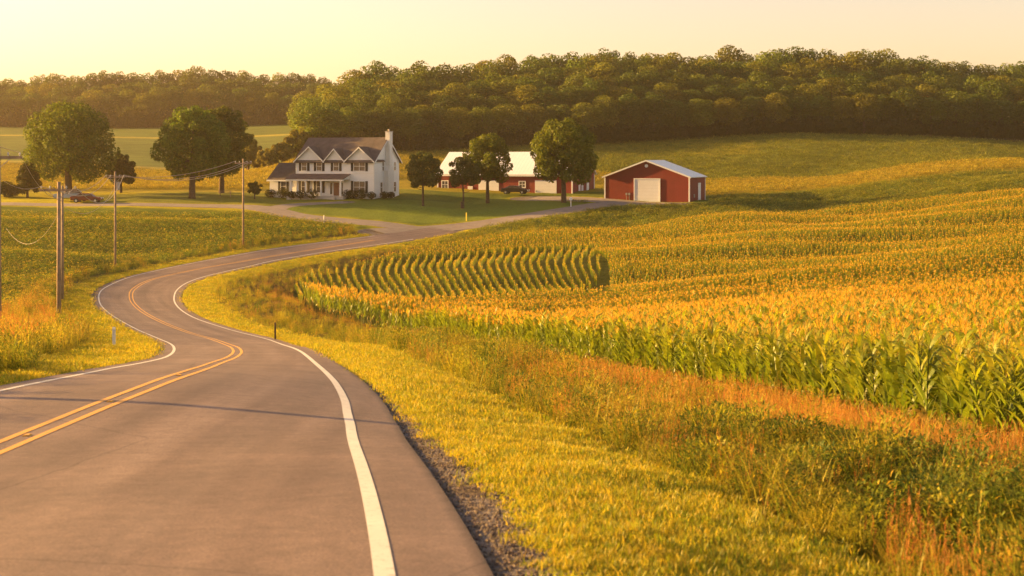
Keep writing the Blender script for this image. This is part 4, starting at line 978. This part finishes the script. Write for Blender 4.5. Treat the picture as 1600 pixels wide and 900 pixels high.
for yy, z, w, h in ((3.2, 4.9, 0.55, 1.35), (2.6, 1.6, 0.7, 1.5), (7.4, 1.6, 0.7, 1.5), (7.4, 4.9, 0.6, 1.3)):
    frame_window(house, yy, z, w, h, 13.8, (1, 2), axis='y')
dr = MB(); dr.box(6.75, 7.75, -0.06, 0.0, 0.28, 2.35); do = dr.build('door', M['door_wood'], house)
dh = MB(); dh.blob((6.88, -0.10, 1.25), (0.05, 0.05, 0.05), 8, 5); dh.build('handle', M['chrome'], do)
df = MB(); df.box(6.60, 6.75, -0.09, 0, 0.28, 2.5); df.box(7.75, 7.90, -0.09, 0, 0.28, 2.5); df.box(6.60, 7.90, -0.09, 0, 2.35, 2.5); df.build('door_frame', M['white_trim'], house)
for x in (6.30, 8.20):
    sl = MB(); sl.box(x - 0.17, x + 0.17, -0.05, 0, 0.5, 2.3); sl.build('sidelight', M['glass'], house)
pr = MB(); pr.prism([(-2.5, 2.86), (0.0, 3.62), (0.0, 3.74), (-2.5, 2.98)], 'x', -0.55, 9.75); pr.build('porch_roof', M['porch_shingle'], house)
pf = MB(); pf.box(-0.5, 9.7, -2.46, -2.40, 2.64, 2.855); pf.box(-0.5, 9.7, -2.30, -2.12, 2.60, 2.80); pf.build('porch_fascia', M['white_trim'], house)
pe = MB(); pe.prism([(-2.3, 2.84), (-0.02, 2.84), (-0.02, 3.55)], 'x', 9.62, 9.68); pe.build('porch_end', M['white_trim'], house)
fl = MB(); fl.box(-0.4, 9.7, -2.35, -0.005, -0.8, 0.24); fl.box(6.2, 8.4, -2.75, -2.353, -0.8, 0.10); fl.build('porch_floor', M['concrete'], house)
for x in (0.35, 2.95, 5.7, 9.15):
    c_ = MB(); c_.box(x - 0.10, x + 0.10, -2.28, -2.08, 0.24, 2.62); c_.box(x - 0.15, x + 0.15, -2.33, -2.03, 0.243, 0.40); c_.box(x - 0.15, x + 0.15, -2.33, -2.03, 2.46, 2.598); c_.build('porch_column', M['white_trim'], house)
ch = MB(); ch.box(13.83, 14.6, 3.5, 5.5, -1.0, 4.2); ch.prism([(3.5, 4.2), (5.5, 4.2), (5.0, 5.0), (4.0, 5.0)], 'x', 13.83, 14.6); ch.box(13.83, 14.6, 4.0, 5.0, 5.0, 10.35); co = ch.build('chimney', M['white_brick'], house)
cp = MB(); cp.box(13.76, 14.67, 3.92, 5.08, 10.35, 10.48); cp.tube([(14.21, 4.5, 10.48), (14.21, 4.5, 10.8)], 0.16, 10); cp.build('chimney_cap', M['concrete'], co)
ch2 = MB(); ch2.box(2.1, 2.9, -1.55, -0.75, 0.24, 0.62); ch2.box(2.1, 2.9, -0.85, -0.75, 0.62, 1.15); 
# shrubs along the foundation
def local_to_world(root, x, y):
    c, s = math.cos(-TH), math.sin(-TH); return root.location.x + c * x - s * y, root.location.y + s * x + c * y
sh_names = ['at the garage corner', 'under the garage window', 'left of the porch column', 'between the first two porch columns', 'before the second porch window', 'before the third porch column', 'right of the front steps', 'under the left half of the double window', 'under the right half of the double window', 'at the right front corner of the house', 'below the chimney', 'beside the side window']
sh_pos = [(-4.6, -0.3, .75), (-2.3, -0.4, .85), (-0.9, -1.4, .6), (1.0, -3.1, .62), (2.6, -3.1, .72), (4.6, -3.1, .85), (9.9, -1.2, .8), (10.6, -0.8, .72), (12.0, -0.8, .78), (13.9, -0.9, .6), (15.3, 3.0, .55), (15.0, 1.2, .6)]
for i, ((x, y, r), nm) in enumerate(zip(sh_pos, sh_names)):
    wx, wy = local_to_world(house, x, y); z = house.location.z
    root = empty('foundation_shrub', (wx, wy, z), 0, f'low rounded dark green shrub {nm}', 'shrub', 'shrubs along the foot of the white house')
    V, Q, c = crown_arrays([((0, 0, r * 0.75), (r * 1.15, r * 1.0, r * 0.85))], 500, 0.17, (0.055, 0.06, 0.02), 60 + i, 0.3); add_obj('crown', np_mesh('crown', V, Q, M['leaf'], c), root)
    st_ = MB(); st_.tube([(0, 0, -0.6), (0, 0, r * 0.7)], [0.08, 0.04], 5); st_.build('stem', M['bark'], root)

# long red barn
bb = WP(684, 0, 243.5)
barn = empty('long_barn', (bb[0], bb[1], WP(0, 310.5, 240)[2]), -TH, 'long dark red barn with a white metal roof behind the lawn trees', 'barn')
BWD, BD = 24.3, 11.5
m_ = MB(); m_.prism([(0, -2), (BD, -2), (BD, 4.25), (BD / 2, 7.8), (0, 4.25)], 'x', 0.004, BWD - 0.004); m_.build('wall', M['red_siding'], barn)
m_ = MB(); m_.prism([(0.01, -2), (BD - .01, -2), (BD - .01, 4.2), (BD / 2, 7.75), (0.01, 4.2)], 'x', BWD - 0.002, BWD + 0.03); m_.build('end_wall', M['red_siding_side'], barn)
m_ = MB(); gable_roof_x(m_, -0.4, BWD + 0.45, 0, BD, 4.25, 7.8, 0.4, 0.14); br = m_.build('roof', M['metal_roof'], barn)
m_ = MB(); m_.box(-0.4, BWD + 0.45, -0.46, -0.40, 3.80, 3.98); m_.build('eave_trim', M['white_trim'], br)
frame_window(barn, 1.35, 2.35, 1.05, 1.15, 0.0, (2, 2), frame=0.14); frame_window(barn, 15.5, 2.45, 1.0, 0.9, 0.0, (2, 2), frame=0.14)
for x0, x1, h in ((7.6, 11.3, 3.1), (17.8, 21.6, 3.15)):
    m_ = MB(); m_.box(x0, x1, -0.08, -0.003, -0.5, h); d_ = m_.build('barn_door', M['white_door'], barn)
    m_ = MB(); m_.box(x0 + 0.15, x0 + 0.3, -0.16, -0.08, 1.2, 1.5); m_.build('handle', M['grey_metal'], d_)
m_ = MB(); m_.box(5.6, 6.5, -0.07, -0.003, -0.3, 2.1); m_.build('walk_door', M['white_door'], barn)
for x, y in ((0.0, 0.0), (BWD, 0.0), (BWD, BD)):
    m_ = MB(); m_.box(x - 0.1, x + 0.12, y - 0.08, y + 0.1, -1, 4.1); m_.build('corner_trim', M['white_trim'], barn)
for y0, y1, h in ((3.2, 4.1, 2.5), (4.7, 5.6, 2.5), (7.4, 8.6, 2.7)):
    m_ = MB(); m_.box(BWD + 0.032, BWD + 0.09, y0, y1, -0.4, h); m_.build('end_door', M['white_door'], barn)

# small red barn with overhead door
sb = WP(945, 0, 225.5)
shed = empty('garage_barn', (sb[0], sb[1], WP(0, 315.5, 223)[2]), -TH, 'small red metal barn with a white overhead door in its gable end', 'barn')
SW, SDp = 13.7, 10.0; EZ, AZ = 3.95, 6.45
m_ = MB(); m_.prism([(0, -2), (SW, -2), (SW, EZ), (SW / 2, AZ), (0, EZ)], 'y', 0, SDp); m_.build('wall', M['red_siding'], shed)
m_ = MB(); m_.box(SW + 0.001, SW + 0.03, 0.02, SDp, -2, EZ - 0.03); m_.build('side_wall', M['red_siding_side'], shed)
m_ = MB(); gable_roof_y(m_, 0, SW, -0.35, SDp + 0.35, EZ, AZ, 0.35, 0.12); sr = m_.build('roof', M['metal_roof_y'], shed)
k = (AZ - EZ) / (SW / 2); o = 0.37
m_ = MB(); m_.prism([(-o, EZ - k * o - 0.10), (SW / 2, AZ - 0.10), (SW + o, EZ - k * o - 0.10), (SW + o, EZ - k * o + 0.14), (SW / 2, AZ + 0.14), (-o, EZ - k * o + 0.14)], 'y', -0.41, -0.353); m_.build('rake_trim', M['white_trim'], sr)
for x, y in ((0.0, 0.0), (SW, 0.0), (SW, SDp)):
    m_ = MB(); m_.box(x - 0.09, x + 0.12, y - 0.06, y + 0.1, -1, EZ - 0.12); m_.build('corner_trim', M['white_trim'], shed)
m_ = MB(); m_.box(4.95, 8.95, -0.05, -0.002, -0.4, 3.55); od = m_.build('overhead_door', M['white_door'], shed)
m_ = MB(); m_.box(4.80, 4.95, -0.10, -0.002, -0.4, 3.7); m_.box(8.95, 9.10, -0.10, -0.002, -0.4, 3.7); m_.box(4.95, 8.95, -0.10, -0.002, 3.55, 3.7); m_.build('door_frame', M['white_trim'], shed)
m_ = MB(); m_.tube([(SW / 2, -0.12, 5.65), (SW / 2, -0.002, 5.65)], 0.26, 14); m_.build('gable_vent', M['white_trim'], shed)
for x in (3.6, 4.05):
    m_ = MB(); m_.box(x - 0.14, x + 0.14, -0.16, -0.002, 1.05, 1.4); m_.tube([(x, -0.07, 0.0), (x, -0.07, 1.05)], 0.03, 6); m_.build('meter_box', M['grey_metal'], shed)
m_ = MB(); m_.box(SW + 0.032, SW + 0.08, 5.6, 6.9, -0.4, 2.75); m_.build('side_door', M['white_door'], shed)
m_ = MB(); m_.box(SW + 0.032, SW + 0.12, 5.45, 7.05, 2.78, 2.95); m_.box(SW + 0.032, SW + 0.10, 5.45, 5.6, -0.4, 2.78); m_.box(SW + 0.032, SW + 0.10, 6.9, 7.05, -0.4, 2.78); m_.build('side_door_frame', M['white_trim'], shed)
m_ = MB(); m_.box(SW + 0.032, SW + 0.16, 2.6, 2.95, 0.7, 1.2); m_.build('meter_box', M['grey_metal'], shed)

# ---------------------------------------------------------------- vehicles
def vehicle(name, loc, rz, body_mat, label, cat, kind):
    root = empty(name, loc, rz, label, cat); Lh, Wd = (2.25, 0.88) if kind == 'car' else (2.7, 0.95)
    if kind == 'car': prof = [(-2.25, .35), (2.25, .35), (2.27, .62), (2.12, .80), (1.15, .92), (.55, 1.36), (-.75, 1.42), (-1.55, 1.02), (-2.15, .98), (-2.28, .6)]; glass = [(1.02, .95), (.52, 1.31), (-.72, 1.36), (-1.42, 1.0)]
    else: prof = [(-2.7, .5), (2.7, .5), (2.72, .85), (2.6, 1.08), (1.45, 1.15), (.95, 1.78), (-.35, 1.80), (-.5, 1.12), (-2.68, 1.12)]; glass = [(1.3, 1.2), (.9, 1.70), (-.28, 1.72), (-.38, 1.2)]
    b = MB(); b.prism(prof, 'y', -Wd, Wd); b.build('body', M[body_mat], root, bevel=0.07)
    w = MB(); w.prism(glass, 'y', -Wd - 0.012, Wd + 0.012); w.build('windows', M['glass'], root)
    wx = 1.4 if kind == 'car' else 1.75; wr = 0.33 if kind == 'car' else 0.40
    for x in (-wx, wx):
        for sy in (-1, 1):
            t_ = MB(); t_.tube([(x, sy * (Wd - 0.16), wr), (x, sy * (Wd + 0.05), wr)], wr, 18); wh = t_.build('wheel', M['tyre'], root); r_ = MB(); r_.tube([(x, sy * (Wd + 0.03), wr), (x, sy * (Wd + 0.07), wr)], wr * 0.58, 12); r_.build('rim', M['chrome'], wh)
    for sy in (-1, 1):
        h_ = MB(); h_.box(prof[2][0] - 0.12, prof[2][0] + 0.02, sy * Wd * 0.7 - 0.15, sy * Wd * 0.7 + 0.15, prof[2][1] - 0.02, prof[2][1] + 0.15); h_.build('headlight', M['lamp_clear'], root)
        h_ = MB(); h_.box(prof[0][0] - 0.06, prof[0][0] + 0.08, sy * Wd * 0.78 - 0.12, sy * Wd * 0.78 + 0.12, 0.72, 0.90); h_.build('tail_light', M['lamp_red'], root)
    return root
M['paint_dark'] = paint('dark_grey_paint', (0.035, 0.025, 0.024)); M['paint_blue'] = paint('pale_blue_paint', (0.30, 0.38, 0.42)); M['paint_red'] = paint('dark_red_paint', (0.16, 0.03, 0.02))
vehicle('parked_car', col_at(805, 233.0, 0.25), -TH + 0.1, 'paint_dark', 'dark brown saloon car parked before the long red barn', 'car', 'car')
vehicle('pickup_truck', col_at(113, 214.5, 0.0), 0.25, 'paint_blue', 'pale blue pickup truck parked under the large broad tree', 'pickup truck', 'truck')
vehicle('parked_car', col_at(136, 211.5, 0.0), 0.05, 'paint_red', 'low dark red car parked beside the pale blue pickup', 'car', 'car')

# ---------------------------------------------------------------- utility poles and wires
def pole(px, D, top_y, arm_y, arm_half, label, r=0.16, arm_rot=0.0, extra=False, base=None):
    s = F / D; b = col_at(px, D) if base is None else Vector((base[0], base[1], float(lookup(ZT, *base)))); H = (Y0 - top_y) / s - b.z
    root = empty('utility_pole', b, arm_rot, label, 'utility pole', 'wooden utility poles left of the road')
    m = MB(); m.tube([(0, 0, -0.6), (0, 0, H * 0.5), (0, 0, H)], [r, r * 0.86, r * 0.68], 12); m.build('shaft', M['pole'], root, smooth=True)
    tops = []
    if arm_half:
        za = (Y0 - arm_y) / s - b.z
        m = MB(); m.box(-arm_half, arm_half, -0.20, -0.09, za - 0.07, za + 0.07); arm = m.build('crossarm', M['pole'], root)
        for q in (-0.92, -0.45, 0.45, 0.92):
            m = MB(); x = arm_half * q; m.tube([(x, -0.145, za + 0.07), (x, -0.145, za + 0.14), (x, -0.145, za + 0.16), (x, -0.145, za + 0.26)], [0.025, 0.03, 0.06, 0.035], 8); m.build('insulator', M['insulator'], arm)
            tops.append(Vector((b.x + math.cos(arm_rot) * x + math.sin(arm_rot) * 0.145, b.y + math.sin(arm_rot) * x - math.cos(arm_rot) * 0.145, b.z + za + 0.25)))
        for sg in (-1, 1):
            m = MB(); m.tube([(sg * arm_half * 0.55, -0.15, za - 0.05), (0, -r * 0.8, za - 0.62)], 0.022, 5); m.build('brace', M['grey_metal'], root)
    if extra:
        m = MB(); m.tube([(0.30, 0, H - 2.0), (0.30, 0, H - 1.95), (0.30, 0, H - 1.15), (0.30, 0, H - 1.1)], [0.12, 0.20, 0.20, 0.12], 14); m.build('transformer', M['grey_metal'], root)
    tops.append(Vector((b.x, b.y, b.z + H - 1.6))); return tops
pA = pole(-3, 72, 228, 246, 1.25, 'thick utility pole with a crossarm cut by the left edge of the picture', 0.17)
pB = pole(92, 89, 284, 297, 1.15, 'near utility pole with a wide crossarm, second from the left', 0.15)
pC = pole(97.5, 116, 290, 0, 0, 'plain utility pole without crossarm just behind and right of the near one', 0.13)
pD = pole(180, 152, 268, 277, 1.0, 'utility pole with a short crossarm standing before the dark rounded tree', 0.14, 0.1, True)
pE = pole(380, 171, 248, 255, 1.0, 'farthest utility pole, standing between the twin trees and the house', 0.14, 0.25)
zS = float(lookup(ZT, -17.0, 23.9))
pS = pole(0, 24, Y0 - (zS + 9.5) * F / 24, Y0 - (zS + 8.8) * F / 24, 1.1, 'utility pole beside the near left bank', 0.14, 0.3, base=(-17.0, 23.9))
def wire(a, b, sag, label, r=0.016):
    m = MB(); pts = [a.lerp(b, i / 18) - Vector((0, 0, sag * 4 * (i / 18) * (1 - i / 18))) for i in range(19)]; m.tube(pts, r, 5, cap=False)
    tag(m.build('overhead_wire', M['wire'], smooth=True), label, 'wire', 'overhead wires between the utility poles')
nm = ['left outer', 'left inner', 'right inner', 'right outer']
for i in range(4):
    if i != 1: wire(pE[i], pD[i], 0.9 + 0.15 * i, f'{nm[i]} wire sagging between the farthest pole and the short armed pole', 0.028)
    if i != 2: wire(pD[i], pB[i], 1.0 + 0.3 * i, f'{nm[i]} wire sagging between the short armed pole and the near pole', 0.024)
    if i in (0, 3): wire(pB[i], pA[i], 0.8 + 0.2 * i, f'{nm[i]} wire between the near pole and the pole at the left edge', 0.014)
    if i in (0, 3): wire(pA[i], pS[i], 0.8, f'{nm[i]} wire from the left edge pole towards the viewer', 0.012)
wire(pD[-1], pC[-1], 1.6, 'low slack wire from the short armed pole to the plain pole', 0.018)
wire(pC[-1], col_at(10, 128, 5.0), 2.2, 'low looping wire hanging left from the plain pole', 0.014)

# ---------------------------------------------------------------- small roadside things
def post(name, px, D, h, r, mat, label, cat, cap=None, square=False):
    b = col_at(px, D); root = empty(name, b, U(-.3, .3), label, cat); m = MB()
    if square: m.box(-r, r, -r * 0.5, r * 0.5, -0.3, h)
    else: m.tube([(0, 0, -0.3), (0, 0, h)], [r, r * 0.92], 10)
    m.build('post', M[mat], root)
    if cap: c = MB(); c.box(-r * 0.8, r * 0.8, -r * 0.5 - 0.02, -r * 0.5 - 0.003, h - 0.24, h - 0.08); c.build('reflector', M[cap], root)
    return root
post('delineator_post', 178, 60, 0.82, 0.06, 'white_trim', 'slim white delineator post in the grass inside the left bend', 'marker post', 'lamp_clear', True)
post('wooden_marker', 430, 85, 1.0, 0.055, 'bark', 'short dark wooden marker post on the verge right of the bend', 'marker post')
post('yellow_marker', 729, 200, 1.15, 0.09, 'yellow_plastic', 'yellow marker post at the edge of the lawn beside the junction', 'marker post')
post('white_marker', 506, 192.5, 1.0, 0.07, 'white_trim', 'small white post at the edge of the soybean field by the lane', 'marker post')
mbx = post('mailbox', 892, 212.5, 1.0, 0.07, 'white_trim', 'white mailbox on a post before the tallest lawn tree', 'mailbox')
m_ = MB(); n_ = 10; prof = [(-0.2, 1.0), (0.2, 1.0)] + [(0.2 * math.cos(math.pi * i / n_), 1.2 + 0.2 * math.sin(math.pi * i / n_)) for i in range(n_ + 1)]
m_.prism(prof, 'y', -0.3, 0.3); m_.build('box', M['white_trim'], mbx)
post('tree_stake', 722.5, 214.5, 0.9, 0.28, 'bark', 'stubby dark stump guard at the foot of the slender young tree', 'tree guard')
# picnic table under the twin trees
pt = empty('picnic_table', col_at(352, 229), 0.2, 'low weathered picnic table in the shade of the twin trees', 'picnic table')
m_ = MB(); m_.box(-1.1, 1.1, -0.4, 0.4, 0.70, 0.76); m_.build('tabletop', M['pole'], pt)
for sy in (-1, 1): m_ = MB(); m_.box(-1.1, 1.1, sy * 0.75 - 0.14, sy * 0.75 + 0.14, 0.42, 0.47); m_.build('bench', M['pole'], pt)
for sx in (-1, 1): m_ = MB(); m_.tube([(sx * 0.8, -0.8, -0.2), (sx * 0.8, -0.3, 0.7)], 0.05, 6); m_.tube([(sx * 0.8, 0.8, -0.2), (sx * 0.8, 0.3, 0.7)], 0.05, 6); m_.box(sx * 0.8 - 0.03, sx * 0.8 + 0.03, -0.8, 0.8, 0.36, 0.42); m_.build('leg', M['pole'], pt)
# raised reflectors between the yellow lines
for i, d in enumerate((17.2, 20.4, 26.0)):
    k = int(np.argmin(np.abs(RC[:, 1] - d))); x, y = RC[k]
    m_ = MB(); m_.prism([(-0.05, 0.0), (0.05, 0.0), (0.03, 0.018), (-0.03, 0.018)], 'y', -0.05, 0.05); o = m_.build('road_reflector', M['yellow_line']); o.location = (x, y, float(z_raw(x, y)) + 0.002)
    tag(o, ('nearest low yellow reflector between the double centre lines', 'middle low yellow reflector between the double centre lines', 'farthest low yellow reflector between the double centre lines')[i], 'road reflector', 'reflectors on the road centre line')

# ---------------------------------------------------------------- evening haze
HAZE_DENSITY = 0.00017
m, t, out = new_mat('haze'); pv = N(t, 'ShaderNodeVolumePrincipled'); pv.inputs['Color'].default_value = (1.0, 0.82, 0.58, 1); pv.inputs['Density'].default_value = HAZE_DENSITY; pv.inputs['Anisotropy'].default_value = 0.7
L(t, pv.outputs[0], out.inputs['Volume'])
zmin = float(ZT.min()) - 1.0; zmax = 48.0; xm_ = float(np.abs(XX).max()) + 3
m_ = MB(); m_.box(-xm_, xm_, -17, 1004, zmin, zmax); hz_ = m_.build('haze', m); hz_['kind'] = 'stuff'
print('terrain z range', ZT.min(), ZT.max(), 'x', xm_)
